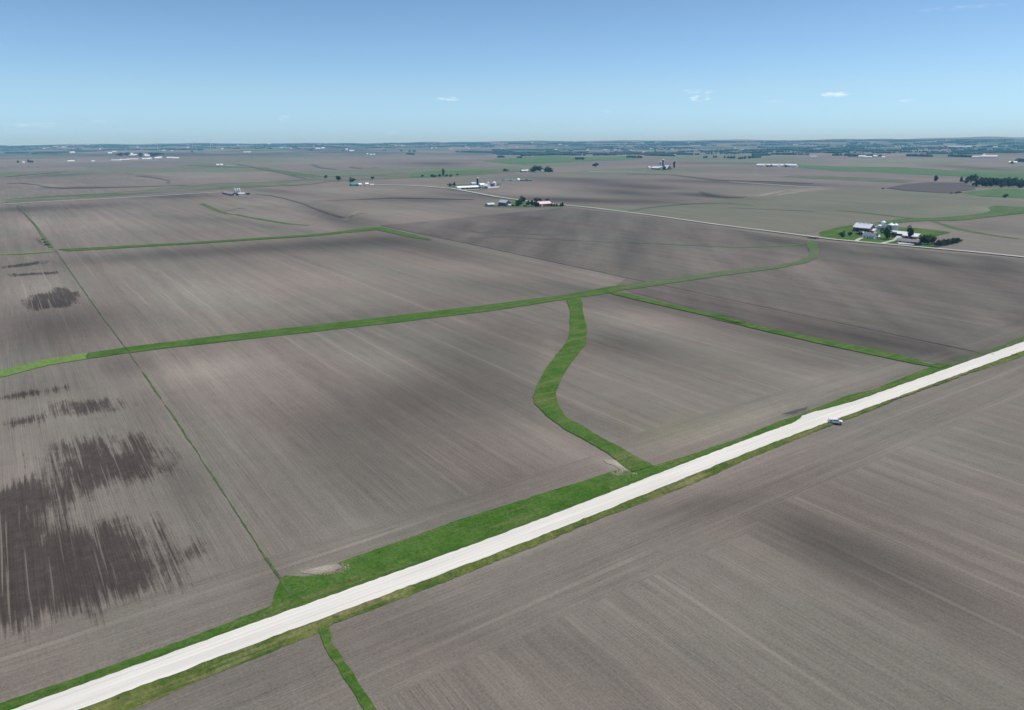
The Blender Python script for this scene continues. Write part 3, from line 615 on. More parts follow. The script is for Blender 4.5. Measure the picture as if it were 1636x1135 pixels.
def gable(name, label, cat, px, py, L, Wd, hw, hr, rz, wall, roof, doors=(), wins=(), eave=.5, group=None, loc=None, vent=False):
    """L along the ridge (local x). doors / wins: (side, position, width, height, sill); side 0 -y, 1 +y, 2 -x, 3 +x"""
    p = loc if loc is not None else P(px, py)
    o = empty(name, p-Vector((0, 0, .3)), rz); tag(o, label, cat, group); a, b = L/2, Wd/2
    m = MB(); m.add([(-a,-b,0),(a,-b,0),(a,b,0),(-a,b,0),(-a,-b,hw),(a,-b,hw),(a,b,hw),(-a,b,hw),(-a,0,hw+hr),(a,0,hw+hr)],
        [(0,3,2,1),(0,1,5,4),(2,3,7,6),(3,0,4,8,7),(1,2,6,9,5)]); m.build('wall', W_[wall], o)
    m = MB(); e = eave; sl = hr/b; t = .22
    for s in (-1, 1):
        y1 = s*(b+e); z1 = hw-sl*e+.05
        m.add([(-a-e,0,hw+hr+.05),(a+e,0,hw+hr+.05),(a+e,y1,z1),(-a-e,y1,z1),(-a-e,0,hw+hr+.05+t),(a+e,0,hw+hr+.05+t),(a+e,y1,z1+t),(-a-e,y1,z1+t)],
              [(0,1,2,3),(4,5,6,7),(2,3,7,6),(0,3,7,4),(1,2,6,5)])
    rf = m.build('roof', W_[roof], o)
    if vent:
        for q in (-.5, 0, .5): MB().lathe([(.6,hw+hr-.2),(.6,hw+hr+1.1),(.9,hw+hr+1.1),(0.02,hw+hr+1.8)], 10, q*a).build('vent', W_['galv'], rf)
    def opening(nm, side, pos, w, h, z, mat):
        k = .06
        if side == 0: q = MB().box(pos-w/2, pos+w/2, -b-k, -b+.02, z, z+h)
        elif side == 1: q = MB().box(pos-w/2, pos+w/2, b-.02, b+k, z, z+h)
        elif side == 2: q = MB().box(-a-k, -a+.02, pos-w/2, pos+w/2, z, z+h)
        else: q = MB().box(a-.02, a+k, pos-w/2, pos+w/2, z, z+h)
        return q.build(nm, mat, o)
    for d in doors: opening('door', d[0], d[1], d[2], d[3], .35, W_[d[4]] if len(d) > 4 else W_['dark'])
    for w in wins: opening('window', w[0], w[1], w[2], w[3], w[4], W_['glass'])
    return o
def grain_bin(label, px, py, r, h, cone, mat='galv', roofm='galv', group=None, loc=None, name='grain_bin', cat='grain bin', ladder=True):
    p = loc if loc is not None else P(px, py)
    o = empty(name, p-Vector((0, 0, .3))); tag(o, label, cat, group)
    MB().lathe([(r, 0), (r, h*.33), (r+.04, h*.34), (r, h*.35), (r, h*.66), (r+.04, h*.67), (r, h*.68), (r, h)], 28).build('wall', W_[mat], o)
    m = MB().lathe([(r+.2, h-.05), (r*.5, h+cone*.52), (.45, h+cone*.95), (.45, h+cone+.3), (.02, h+cone+.45)], 28); m.build('roof', W_[roofm], o)
    MB().box(-r-.25, -r-.05, -.5, .5, .3, 2.6).build('door', W_['grey'], o)
    if ladder:
        m = MB(); m.box(-.3, -.22, -r-.3, -r-.22, 0, h); m.box(.22, .3, -r-.3, -r-.22, 0, h)
        for k in range(int(h/.6)): m.box(-.3, .3, -r-.3, -r-.24, .5+k*.6, .56+k*.6)
        m.build('ladder', W_['conc'], o)
    return o
def silo(label, px, py, r, h, mat, dome, group=None, loc=None):
    p = loc if loc is not None else P(px, py)
    o = empty('silo', p-Vector((0, 0, .3))); tag(o, label, 'silo', group)
    MB().lathe([(r, 0), (r, h)], 24).build('wall', W_[mat], o)
    MB().lathe([(r+.12, h-.1), (r+.12, h+.25), (r*.86, h+r*.38), (r*.5, h+r*.62), (.02, h+r*.72)], 24).build('roof', W_[dome], o)
    MB().box(-.55, .55, -r-.75, -r+.05, 0, h).build('chute', W_[dome], o)
    return o

# ------------------------------------------------------------------ trees
FOL = [foliage('leaves_deep_green', (.030,.055,.018,1), (.050,.085,.026,1)), foliage('leaves_mid_green', (.042,.078,.024,1), (.072,.112,.038,1)),
       foliage('leaves_olive', (.062,.080,.040,1), (.095,.110,.058,1)), foliage('needles', (.016,.034,.018,1), (.030,.052,.026,1))]
def crown_mesh(seed, kind, fol, n=620):
    g = np.random.default_rng(seed); V = []
    if kind == 'round':
        blobs = [(g.normal(0, .22, 3)*(1, 1, .8)+(0, 0, .60), g.uniform(.20, .34)) for _ in range(11)]; sz = .075
    elif kind == 'tall':
        blobs = [((g.normal(0, .11), g.normal(0, .11), z), g.uniform(.13, .22)) for z in np.linspace(.30, .88, 10)]; sz = .07
    elif kind == 'shrub':
        blobs = [((g.normal(0, .3), g.normal(0, .3), .35), g.uniform(.25, .4)) for _ in range(8)]; sz = .11
    else:
        blobs = [((0, 0, .12+.84*q), .30*(1-q)+.03) for q in np.linspace(0, 1, 14)]; sz = .06
    w = np.array([b[1]**2 for b in blobs]); w /= w.sum(); pick = g.choice(len(blobs), n, p=w)
    for i in pick:
        c, r = blobs[i]; d = g.normal(0, 1, 3); d /= np.linalg.norm(d); d[2] *= .8 if kind != 'cone' else .25
        o = np.array(c)+d*r*g.uniform(.72, 1.08); a = g.normal(0, 1, 3); a /= np.linalg.norm(a); b = np.cross(a, d+.01*g.normal(0, 1, 3)); b /= np.linalg.norm(b)+1e-9
        s = sz*g.uniform(.6, 1.3); V += [o-a*s, o+b*s*.8, o+a*s, o-b*s*.8]
    V = np.array(V); V[:, 2] = np.maximum(V[:, 2], .03)
    me_o = mesh_np('crown', V, np.arange(len(V)).reshape(-1, 4), [FOL[fol]]); me = me_o.data; bpy.data.objects.remove(me_o); return me
def trunk_mesh(seed, top=.62):
    g = np.random.default_rng(seed); m = MB(); pr = [(.030, 0), (.020, .08), (.016, .3), (.009, top)]; m.lathe(pr, 7)
    for k in range(6):
        a = g.uniform(0, 6.28); z0 = g.uniform(.25, .5); L = g.uniform(.18, .3); d = np.array([math.cos(a), math.sin(a), .9]); d /= np.linalg.norm(d)
        s = np.array([-math.sin(a), math.cos(a), 0]); b = np.array([0, 0, z0]); e = b+d*L; t = np.cross(d, s)
        m.add([b+s*.008, b+t*.008, b-s*.008, e+s*.002, e+t*.002, e-s*.002], [(0,1,4,3),(1,2,5,4),(2,0,3,5)])
    o = m.build('trunk', W_['bark']); me = o.data; bpy.data.objects.remove(o); return me
TREES = {}
for key, (kd, fol) in dict(round0=('round',0), round1=('round',1), round2=('round',2), tall0=('tall',0), tall1=('tall',2), cone=('cone',3), shrub=('shrub',0), shrub1=('shrub',2)).items():
    TREES[key] = [(crown_mesh(hash_+11*len(TREES), kd, fol, 620 if kd != 'cone' else 520), trunk_mesh(hash_)) for hash_ in (1, 2, 3)]
KN = dict(round='broadleaf_tree', tall='slender_tree', cone='evergreen_tree', shrub='shrub')
def tree(key, px, py, H, wide, label, group=None, loc=None):
    p = loc if loc is not None else P(px, py)
    nm = KN[key.rstrip('012')]; cr, tr = TREES[key][random.randrange(3)]
    rz = random.uniform(0, 6.28); w = wide/.95 if 'round' in key else (wide/.6 if 'tall' in key else (wide/.62 if key == 'cone' else wide/1.2))
    o = empty(nm, p, rz); tag(o, label, 'shrub' if nm == 'shrub' else 'tree', group)
    c = bpy.data.objects.new('crown', cr); col.objects.link(c); c.parent = o; c.scale = (w, w, H)
    if nm != 'shrub':
        t = bpy.data.objects.new('trunk', tr); col.objects.link(t); t.parent = o; t.scale = (H, H, H)
    return o
def mpp(px, py): p = P(px, py); return math.hypot(p.length, CH)/F     # metres per photo pixel

RX, RY = 0.0, R_(-90)                        # ridge east-west / ridge along the field rows
# ================================================================== farm beside the road bend, right
gable('barn', 'big weathered barn with bright metal roof, leftmost building of the near farm on the right', 'barn', 1380, 370.5, 23, 14, 6, 5, RY, 'brown', 'roofw',
      doors=[(3,0,4,4.2),(0,-5,3,3.5),(0,6,3,3)], wins=[(0,1,1,1.2,2.2),(3,0,1.2,1.4,6.5)], vent=True)
gable('garage', 'low cream garage just right of the big weathered barn', 'garage', 1393, 371.5, 11, 9, 3, 2.2, RY, 'cream', 'roofw', doors=[(0,-2.4,2.8,2.4),(0,2.4,2.8,2.4)])
gable('shed', 'small cream shed in front of the big weathered barn', 'shed', 1379.5, 375.5, 8, 6, 2.6, 1.6, RY, 'cream', 'galv', doors=[(0,0,2.4,2.1)])
h = gable('farmhouse', 'white farmhouse under a grey shingle roof on the lawn below the big barn', 'house', 1390, 381.2, 15, 9, 4.0, 3.4, RY, 'white', 'grey',
      doors=[(0,-1,1.1,2.1),(3,1.5,1.1,2.1)], wins=[(0,-5,1.2,1.3,1.4),(0,2.2,1.2,1.3,1.4),(0,5,1.2,1.3,1.4),(3,-1.5,1.2,1.3,1.4),(3,0,1,1.1,4.6)])
MB().box(2.2, 3.1, -.4, .5, 5.2, 8.6).build('chimney', W_['tan'], [c for c in h.children if c.name.startswith('roof')][0])
gable('outbuilding', 'little white outbuilding at the right end of the farmhouse', 'outbuilding', 1402.5, 381.5, 5.5, 4.5, 3, 2.0, RX, 'white', 'roofw', doors=[(0,0,1.2,2)])
G1 = 'metal grain bins of the near farm'
grain_bin('tallest silvery grain bin behind the low garage', 1410, 367.5, 2.9, 10.5, 2.2, 'roofw', 'roofw', G1)
grain_bin('short silvery grain bin, left of the tallest bin behind the garage', 1404.5, 368, 2.6, 6.2, 1.8, 'galv', 'roofw', G1)
grain_bin('smallest grain bin, at the left end of the bins behind the garage', 1400, 367.5, 2.0, 4.6, 1.4, 'galv', 'galv', G1)
grain_bin('widest white grain bin, standing left of the long machine shed', 1422.5, 370.5, 4.4, 9.2, 2.8, 'galv', 'roofw', G1)
grain_bin('white grain bin between the widest bin and the long machine shed', 1430, 368.5, 3.3, 7.6, 2.4, 'roofw', 'roofw', G1)
gable('machine_shed', 'long open-fronted machine shed with white metal roof behind the grain bins', 'shed', 1436, 377, 24, 10, 3.6, 2.4, RY, 'brown', 'roofw',
      doors=[(0,-9,3.6,3,'dark'),(0,-4.5,3.6,3,'dark'),(0,0,3.6,3,'dark'),(0,4.5,3.6,3,'dark'),(0,9,3.6,3,'dark')])  # solid near-black panels paint the shade of the open bays
gable('brick_shed', 'shed with white roof and tan brick end, right end of the near farm', 'shed', 1457, 382, 18, 12, 4.2, 3.0, RY, 'tan', 'roofw', doors=[(3,0,3,3,'rust'),(0,2,3,3),(0,-4,3,3)])
gable('long_shed', 'long low shed with grey shingle roof nearest the road, right half of the near farm', 'shed', 1449, 388.5, 22, 8, 2.6, 2.2, RY, 'conc', 'grey', doors=[(0,-6,2.2,2),(0,3,2.2,2)], wins=[(0,-1,1.4,.8,1.3),(0,7,1.4,.8,1.3)])
gable('lean_shed', 'small dark shed at the right end of the long low shed', 'shed', 1464, 390.5, 8, 7, 3, 1.8, RY, 'brown', 'grey', doors=[(0,0,2.6,2.3)])
tree('round0', 1416.5, 382.5, 14.5, 11, 'large dark spreading tree between the farmhouse and the machine shed')
tree('round0', 1453, 384, 15, 7, 'dark tree rising in front of the brick shed')
tree('round1', 1346, 379.5, 6.5, 6, 'small round tree at the left end of the near farm lawn')
tree('round1', 1357, 378, 5.5, 5, 'smallest round tree on the lawn left of the farmhouse')
tree('round0', 1374, 377.5, 5, 6, 'low bushy tree in the shade of the big weathered barn')
tree('round0', 1476, 391.5, 10, 9, 'leftmost dark tree of the clump right of the near farm sheds', 'trees of the clump right of the near farm')
for (x, y, H, w, l) in [(1482,392,8.5,7,'front middle tree of the clump right of the near farm sheds'),(1488,391.5,9,7,'rightmost tree of the clump right of the near farm sheds'),(1483,389,9,8,'rear tree of the clump right of the near farm sheds')]:
    tree('round2', x, y, H, w, l, 'trees of the clump right of the near farm')
for k in range(11): tree('round0' if k % 3 else 'round2', 1494+k*3.6, 394.8-k*.62+random.uniform(-.2, .2), random.uniform(4.5, 6.2), random.uniform(4.5, 6), 'young tree in the front hedgerow right of the near farm', 'front hedgerow trees')
for k in range(9): tree('round2' if k % 2 else 'round0', 1499+k*3.8, 391.8-k*.55+random.uniform(-.2, .2), random.uniform(4, 5.6), random.uniform(4, 5), 'young tree in the rear hedgerow right of the near farm', 'rear hedgerow trees')
tree('shrub', 1465, 393, 2.6, 5, 'dark shrub by the road below the small dark shed')
# culvert under the side road
p = P(1299, 381.5); o = empty('culvert', p, R_(-88)); tag(o, 'dark concrete culvert where the green waterway meets the side road', 'culvert')
MB().box(-8, 8, -.5, .5, -.2, 1.3).build('headwall', W_['conc'], o); MB().box(-4.5, -.5, -.62, -.48, -.1, 1.0).build('opening', W_['dark'], o); MB().box(.5, 4.5, -.62, -.48, -.1, 1.0).build('opening', W_['dark'], o)  # openings are solid boxes, the shade inside painted on
MB().box(-8, 8, -.1, .1, 1.3, 2.1).build('guard_rail', W_['brown'], o)

# ================================================================== farm with the red barn, middle
gable('red_barn', 'red barn with pale pink metal roof beside the side road', 'barn', 868, 329.8, 27, 14, 5.2, 3.8, RX, 'red', 'pinkr', doors=[(0,-8,3.4,3.6,'white'),(0,6,3.4,3.6)], wins=[(0,-2,1,1,2)])
gable('old_barn', 'old dark barn with dull silver roof and rusty end left of the red barn', 'barn', 806, 329.3, 24, 11, 7, 4.0, RY, 'brown', 'galv', doors=[(0,-4,3,3.4),(3,0,3,3.4,'rust')], wins=[(0,4,1,1,3)])
gable('lean_to', 'small white lean-to at the right foot of the old dark barn', 'shed', 813.5, 330.3, 5, 6, 3.2, 1.5, RX, 'white', 'galv', doors=[(0,0,1.6,2)])
gable('low_shed', 'low grey shed standing alone at the left end of the red barn farm', 'shed', 783, 329.3, 15, 10, 3.2, 2.6, RX, 'conc', 'galv', doors=[(0,-4,3,2.6),(0,1,3,2.6)])
for (x, y, H, w, k, l) in [(830,329.5,12,10,'round0','left tree of the tall pair between the old barn and red barn'),(836,326,13,11,'round0','right tree of the tall pair between the old barn and red barn'),(827,330,9,8,'round1','lower tree left of the tall pair beside the old barn'),
        (844,330,9,7,'round0','rounded tree midway between the tall pair and the red barn'),(850,330.2,10,8,'round0','broad dark tree next left of the red barn'),(856,330.4,9,8,'round0','dark tree against the left end of the red barn'),
        (818,330,4.5,6,'shrub','low bushes right of the old dark barn'),(797,330,3.5,5,'shrub','low bush left of the old dark barn'),(856,323,7,8,'round0','tree behind the left end of the red barn roof'),(862,322.5,6,7,'round0','tree behind the middle of the red barn roof'),(874,322,5,5,'round0','small tree behind the right end of the red barn roof'),
        (838,330.6,4,7,'shrub','shrub in front of the tall pair of trees')]: tree(k, x, y, H, w, l)
for x in (881.5, 885.5, 889.5, 895.5): tree('cone', x, 330, random.uniform(5.5, 7), 4.6, 'evergreen in the short row right of the red barn', 'evergreens right of the red barn')
tree('cone', 898.5, 330, 9.5, 5.5, 'tallest evergreen, at the right end of the row beside the red barn', 'evergreens right of the red barn')

# ================================================================== white dairy farm with the dark silo
gable('dairy_barn', 'very long white barn with white roof left of the dark silo', 'barn', 746.5, 301.8, 62, 13, 4, 3.2, RX, 'white', 'roofw', doors=[(2,0,4,3.4,'grey'),(0,-20,3,2.6),(0,0,3,2.6),(0,18,3,2.6)])
gable('dairy_house', 'grey-windowed white building rising behind the very long white barn', 'house', 756, 296.2, 13, 10, 5, 3, RX, 'white', 'galv', wins=[(0,-3,2.5,1.5,2.6),(0,3,2.5,1.5,2.6)])
silo('tall dark blue silo standing over the white dairy barn', 763.5, 298.8, 3.3, 22, 'blue', 'galv')
gable('dairy_annex', 'white annex just right of the dark blue silo', 'barn', 769.5, 298.5, 15, 13, 5, 4, RX, 'white', 'roofw', doors=[(0,0,3,3)])
gable('feed_shed', 'white shed with steep roof sloping down toward the blue tank', 'shed', 778, 299.2, 15, 13, 3.6, 5, RY, 'white', 'roofw', doors=[(0,0,3,3)])
grain_bin('low dark blue slurry tank at the right end of the dairy farm', 786.5, 299, 4.6, 7.5, .6, 'tank', 'blue', name='storage_tank', cat='tank')
grain_bin('large white domed bin behind the dark blue slurry tank', 789.5, 297.5, 5.4, 9.5, 2.8, 'roofw', 'roofw')
grain_bin('small white bin left of the dark blue slurry tank', 780, 295.5, 3.0, 6.5, 2, 'roofw', 'roofw')
for k in range(13): tree('round0', 739+k*3.2, 303.9-k*.16, random.uniform(3.4, 5.2), 6.5, 'small tree in the dark row in front of the dairy barns', 'row in front of the dairy barns')
for x, y, H, l in [(718.5,299,9,'left tree of the pair at the road end beside the dairy farm'),(726,298.8,11,'right tree of the pair at the road end beside the dairy farm')]: tree('round0', x, y, H, 7, l)

# ================================================================== farm under the green pasture, left of the middle
gable('teal_shed', 'long shed with teal green roof below the trees', 'shed', 567, 297, 24, 15, 4, 3, RX, 'teal', 'teal', doors=[(0,0,3,3)])
gable('white_shed', 'white shed at the right end of the teal roofed shed', 'shed', 575, 297, 8, 8, 4, 2.6, RX, 'white', 'roofw', doors=[(0,0,2,2.5)])
gable('white_house', 'small white house standing right of the teal roofed farm', 'house', 586, 296.5, 9, 7, 4.5, 2.6, RX, 'white', 'roofw', wins=[(0,-2,1.4,1.2,1.6),(0,2,1.4,1.2,1.6)])
gable('white_cabin', 'low white shed, rightmost of the teal roofed farm', 'shed', 594, 296.5, 11, 6, 2.4, 1.5, RX, 'white', 'cream')
for x, y, H, w, l in [(541.5,290.5,17,12,'large round tree on the pasture left of the teal roofed shed'),(520.5,286.5,13,8,'tree farthest left on the pasture above the teal roofed farm'),(562,291.5,12,14,'spreading tree directly behind the teal roofed shed'),(595.5,287.5,10,10,'lone tree on the pasture right of the teal roofed shed')]: tree('round1', x, y, H, w, l)
for x, y, H, w, k, l in [(674.5,284,9,8,'round1','lone small tree on the bright pasture left of the tall slender tree'),(708.5,282.5,27,10,'tall1','tall slender tree standing over the bright pasture'),(690,283.5,9,9,'round1','left bushy tree beside the tall slender tree'),(694.5,283.8,8,9,'round1','second bushy tree left of the tall slender tree'),
      (702,283.8,11,9,'round1','bushy tree touching the left of the tall slender tree'),(713,283.3,9,9,'round1','bushy tree right of the tall slender tree'),(720,283,7,8,'round1','small tree second to the right of the tall slender tree'),(730.5,281,7,8,'round1','lone tree on the pasture above the dairy farm')]: tree(k, x, y, H, w, l)

# ================================================================== long dark shed with feed bins, left
gable('hog_shed', 'long dark shed with faded rusty roof standing alone in the left fields', 'shed', 367.5, 311.2, 84, 14, 3.6, 3, RY, 'brown', 'mauve', doors=[(3,0,3,3,'white')])
for x, l in ((376,'left feed bin behind the long rusty roofed shed'),(379.8,'middle feed bin behind the long rusty roofed shed'),(383.2,'right feed bin behind the long rusty roofed shed')): grain_bin(l, x, 309, 1.8, 10, 2.4, 'roofw', 'roofw', 'feed bins of the rusty roofed shed', name='feed_bin', cat='feed bin', ladder=False)
gable('pale_shed', 'pale grey shed at the right end of the long rusty roofed shed', 'shed', 385.5, 312.3, 14, 10, 4, 2, RX, 'galv', 'galv', doors=[(0,0,2.4,2.4,'white')])
tree('shrub1', 396, 311, 5, 11, 'olive bush right of the rusty roofed shed')
for x, y, w in ((72.5, 388, 2.4), (75.5, 392, 2.8), (69, 383.5, 1.9)): tree('shrub', x, y, w*.8, w*2, 'dark bushes on the ditch above the left field corner', 'bushes on the left ditch')

# ================================================================== middle distance farms
for x, l in ((812,'left green roofed long shed beyond the red barn farm'),(824,'second green roofed long shed beyond the red barn farm')): gable('long_green_shed', l, 'shed', x-2, 289.4, 26, 13, 3, 2.4, RX, 'white', 'green')
gable('white_shed', 'small white shed between the green roofed sheds and dark sheds', 'shed', 828, 289.2, 7, 8, 4, 3, RX, 'white', 'roofw')
for x, l in ((834,'dark green shed right of the small white shed beyond the red barn farm'),(845,'rightmost dark green shed beyond the red barn farm')): gable('dark_green_shed', l, 'shed', x, 289, 16, 10, 3, 2, RX, 'brown', 'green')
for q, (x, y, L, wl, rf, l) in enumerate([(836,275.4,22,'brown','galv','brown barn at the left end of the tree shaded farm'),(842,275,14,'white','pinkr','white house beside the brown barn at the tree shaded farm'),(847,275.2,12,'white','galv','white shed touching the trees of the tree shaded farm'),(867,274.6,16,'white','galv','low white shed between the two tree clumps of the tree shaded farm'),(879,275,20,'brown','pinkr','low barn right of the trees of the tree shaded farm')]):
    gable('farm_building', l, 'barn', x, y, L, 12, 5, 4, RX, wl, rf)
for x, H, w in ((853,17,20),(858,22,24),(862,20,20)): tree('round0', x, 275.3, H, w, 'large dark tree in the left clump of the tree shaded farm', 'left clump of the tree shaded farm')
for x, H, w in ((871.5,15,18),(875,19,18),(880,12,16)): tree('round0', x, 275.2, H, w, 'dark tree in the right clump of the tree shaded farm', 'right clump of the tree shaded farm')
for x, y, H, w, l in [(951,267.5,16,24,'lone dark tree in the bare field right of the tree shaded farm'),(807,275,11,18,'lone tree left of the tree shaded farm'),(1076.5,270,30,9,'slender tree right of the white farm with twin silos')]: tree('round0' if w > 10 else 'tall0', x, y, H, w, l)
gable('long_white_barn', 'long white roofed barn at the left of the twin silo farm', 'barn', 1049, 271, 42, 18, 6, 6, RY, 'brown', 'roofw')
gable('white_barn', 'white gabled barn in the middle of the twin silo farm', 'barn', 1056, 271.3, 16, 14, 9, 6, RY, 'white', 'roofw')
gable('steep_barn', 'steep white roofed barn at the right of the twin silo farm', 'barn', 1065.5, 271.3, 24, 26, 5, 12, RY, 'brown', 'roofw')
silo('left silo with white cap behind the twin silo farm', 1055, 268.5, 4.2, 25, 'conc', 'roofw'); silo('right silo with white cap behind the twin silo farm', 1059, 268.3, 4.6, 32, 'brown', 'roofw')
tree('round0', 1061, 271.6, 14, 14, 'dark tree in front of the silos of the twin silo farm'); gable('white_cottage', 'tiny white cottage left of the twin silo farm', 'house', 1037, 269.5, 10, 8, 5, 3, RX, 'white', 'roofw')
for x, L, w, l in [(1216,34,18,'leftmost barn of the white hog farm'),(1227,26,18,'second barn from the left of the white hog farm'),(1238,34,20,'middle long barn of the white hog farm'),(1247,28,20,'fourth barn from the left of the white hog farm'),(1259,22,18,'second barn from the right of the white hog farm'),(1268,28,18,'rightmost barn of the white hog farm')]:
    gable('white_barn', l, 'barn', x, 266.6+random.uniform(-.2,.3), L*1.25, w, 7, 5, RY, 'white', 'roofw', group='barns of the white hog farm')
for x in (1225, 1231, 1256): tree('round0', x, 267.3, 8, 14, 'low dark tree between the white barns of the hog farm', 'trees among the white hog barns')
# wood behind the pasture, right
for k, (x, y, H) in enumerate([(1535,292.5,16),(1544,293.5,13),(1546,291.5,15),(1551,292.5,22),(1555,291.5,20),(1558,294,18),(1560,299,16),(1563,298.5,18),(1567,295,20),(1569,299,19),(1573,296,19),(1575,299.5,17),(1579,297.5,19),(1582,299.5,20),(1585,297,21),(1588,298,20),(1591,299.5,16),(1595,297,19),(1598,298.5,18),(1602,296.5,20),(1605,299,17),(1609,298,19),(1613,300.5,16),(1616,298,20),(1620,300.5,17),(1624,300,19),(1628,302,19),(1633,300,20),(1611,296,19),(1592,295.5,20),(1577,294.5,18),(1600,300.5,12),(1621,296.5,19)]):
    if k == 0: tree('tall0', x, y, H, 8, 'slender tree standing apart left of the creek wood'); continue
    tree(random.choice(['round0','round2','tall0','tall1','round1']), x, y, H*.92, random.uniform(9, 14), 'tree of the creek wood above the pasture at the right edge', 'trees of the creek wood')
tree('tall0', 1494.5, 291, 17, 12, 'lone tree at the top of the black plowed field'); tree('round0', 1605.5, 317, 7.5, 8, 'lone round bush on the pasture below the creek wood')
for x, y, w in ((1528,309.5,8),(1532,308.5,10),(1410,302,6),(1520,309.8,6)): tree('shrub1', x, y, 4, w, 'scrubby bush on the lower edge of the black plowed field', 'bushes on the black field edge')

# ================================================================== town and distant farms
def far_box(name, label, cat, px, py, wpx, hpx, roof='roofw', wall='white', group=None, depth=None):
    p = P(px, py); m = mpp(px, py); L = wpx*m; H = hpx*m
    q = MB(); b = (depth or min(L, 26))/2; a = L/2; hw = H*.55
    q.add([(-a,-b,-1),(a,-b,-1),(a,b,-1),(-a,b,-1),(-a,-b,hw),(a,-b,hw),(a,b,hw),(-a,b,hw)], [(0,1,5,4),(2,3,7,6),(3,0,4,7),(1,2,6,5)], 0)
    q.add([(-a,-b,hw),(a,-b,hw),(a,b,hw),(-a,b,hw),(-a,0,H),(a,0,H)], [(0,1,5,4),(2,3,4,5),(3,0,4),(1,2,5)], 1)
    o = q.build(name, [W_[wall], W_[roof]], None, p); o.rotation_euler = (0, 0, -math.atan2(p.x, p.y)+random.uniform(-.12, .12)); tag(o, label, cat, group); return o
TB = 'white buildings of the town on the left'
for x, y, w, h in [(198,248.3,7,1.6),(208,247.4,7,2.4),(213,249,9,2),(221,249.8,7,2.2),(229,249,8,2.6),(236,250.4,7,2.2),(240,248.8,7,2.8),(233,255.2,9,2),(240,254.8,4,2.2),(251,254,6,2.4),(256,253.6,5,2.6),(272,253.2,9,1.8),(281,253.6,8,1.8),(186,256.8,12,1.2),(199,255.8,12,1.2),(212,255,14,1.1),(176,246,5,2),(183,243.4,5,1.6)]:
    far_box('town_building', 'white building in the white town on the left', 'building', x, y, w, h, group=TB)
for x in (193, 203, 225, 243, 245.5, 248, 250.5): tree('round0', x, 250.2+random.uniform(-.5, 1.5), 26, 40, 'dark tree in the white town on the left', 'trees of the left town')
FARB = [ (348,264.6,4,2,'left small white barn alone in the left distance'),(354,264.6,4,2.2,'right small white barn alone in the left distance'),(38,261,2.5,2,'tiny white house near the left edge of the fields'),(116,245.4,6,2.4,'white barn by the dark woods left of the town'),(114,258.6,8,1.8,'low grey shed left of the town fields'),(149,258.4,4,1.4,'small pale shed between the low grey shed and the town'),
  (508,238.8,7,2,'left white barn of the pair in the middle distance'),(516,238.4,5,2.6,'right white barn of the pair in the middle distance'),(554,241,3,3,'narrow white silo building left of a white barn'),(562,242.4,7,2.2,'white barn right of the narrow white building'),(587,248,2.5,2.6,'left tiny white barn of the lone distant trio'),(593,248.2,4,1.8,'middle tiny white barn of the lone distant trio'),
  (598,248,2.5,2,'right tiny white barn of the lone distant trio'),(1288,247.2,1,1,'')]
for x, y, w, h, l in FARB:
    if l: far_box('distant_barn', l, 'barn', x, y, w, h)
for x, y, w, h, r in [(1377,251.6,9,2.6,'roofw'),(1387,252,9,2,'roofw'),(1398,251,5,2.6,'roofw'),(1411,252.5,4,2,'roofw')]: far_box('distant_barn', 'white barn of the farm among dark trees under the right horizon', 'barn', x, y, w, h, r, group='barns among dark trees on the right')
for x, y, w, h in [(1561,252.6,12,2.6),(1580,252.8,18,3.8),(1572,250.4,3,3.6)]: far_box('distant_barn', 'pale barn of the far right farm near the right edge', 'barn', x, y, w, h, 'pinkr', group='pale barns of the far right farm')
far_box('distant_barn', 'white barn beside dark trees at the very right edge', 'barn', 1618, 261.6, 9, 3)
far_box('distant_barn', 'long pale roofed shed under the right horizon', 'barn', 1533, 236, 27, 2, 'galv')
SPEC = [(x, y, w) for x, y, w in [(70,238,4),(88,235,6),(102,236,5),(160,239,3),(262,241.5,5),(275,242,4),(355,239,3),(395,244,12),(356,238.4,3),(632,233,5),(643,234,4),(697,237,4),(690,238,3),(720,239,7),(736,230.5,4),(745,236,4),(749,238,4),(760,230,6),(801,238,4),(812,240,4),(888,240,4),(939,241,5),(967,240,7),(984,240.6,8),(1040,239,8),(1055,238.4,8),(1065,238.5,6),(1074,239,5),(1028,244,4),(1078,248,3),(1175,238,4),(1187,240,6),(850,229,3),(868,231,5),(895,232,5),(905,234,4),(920,228,4),(1271,232,8),(1282,230,5),(1496,227,4),(1555,229,7),(1300,250.6,10),(1008,241,4),(826,236,5),(785,232,4),(450,237,3),(465,238,4),(380,233,3),(430,231,3),(300,238,3),(612,229,4),(570,228,3),(520,229,3),(140,233,4),(220,236,3),(1100,229,5),(1130,232,3),(1230,236,4),(1350,234,5),(1440,238,4),(1590,236,6)]]
for x, y, w in SPEC: far_box('distant_building', 'tiny pale farm building scattered far off below the horizon', 'building', x, y, w*.85, .9+.8*random.random(), random.choice(['roofw','roofw','galv','pinkr']), random.choice(['white','cream']), group='scattered pale buildings far off')

t_ = NT('far_leaves', 1, .03); FARLEAF = t_.color(t_.scale(t_.mix(t_.ramp(t_.noise(t_.pos, .02, 3, .6), .35, .65), (.040, .068, .026, 1), (.075, .110, .045, 1)), t_.math('MULTIPLY_ADD', t_.noise(t_.pos, .3, 3, .7), 1.2, .45)))
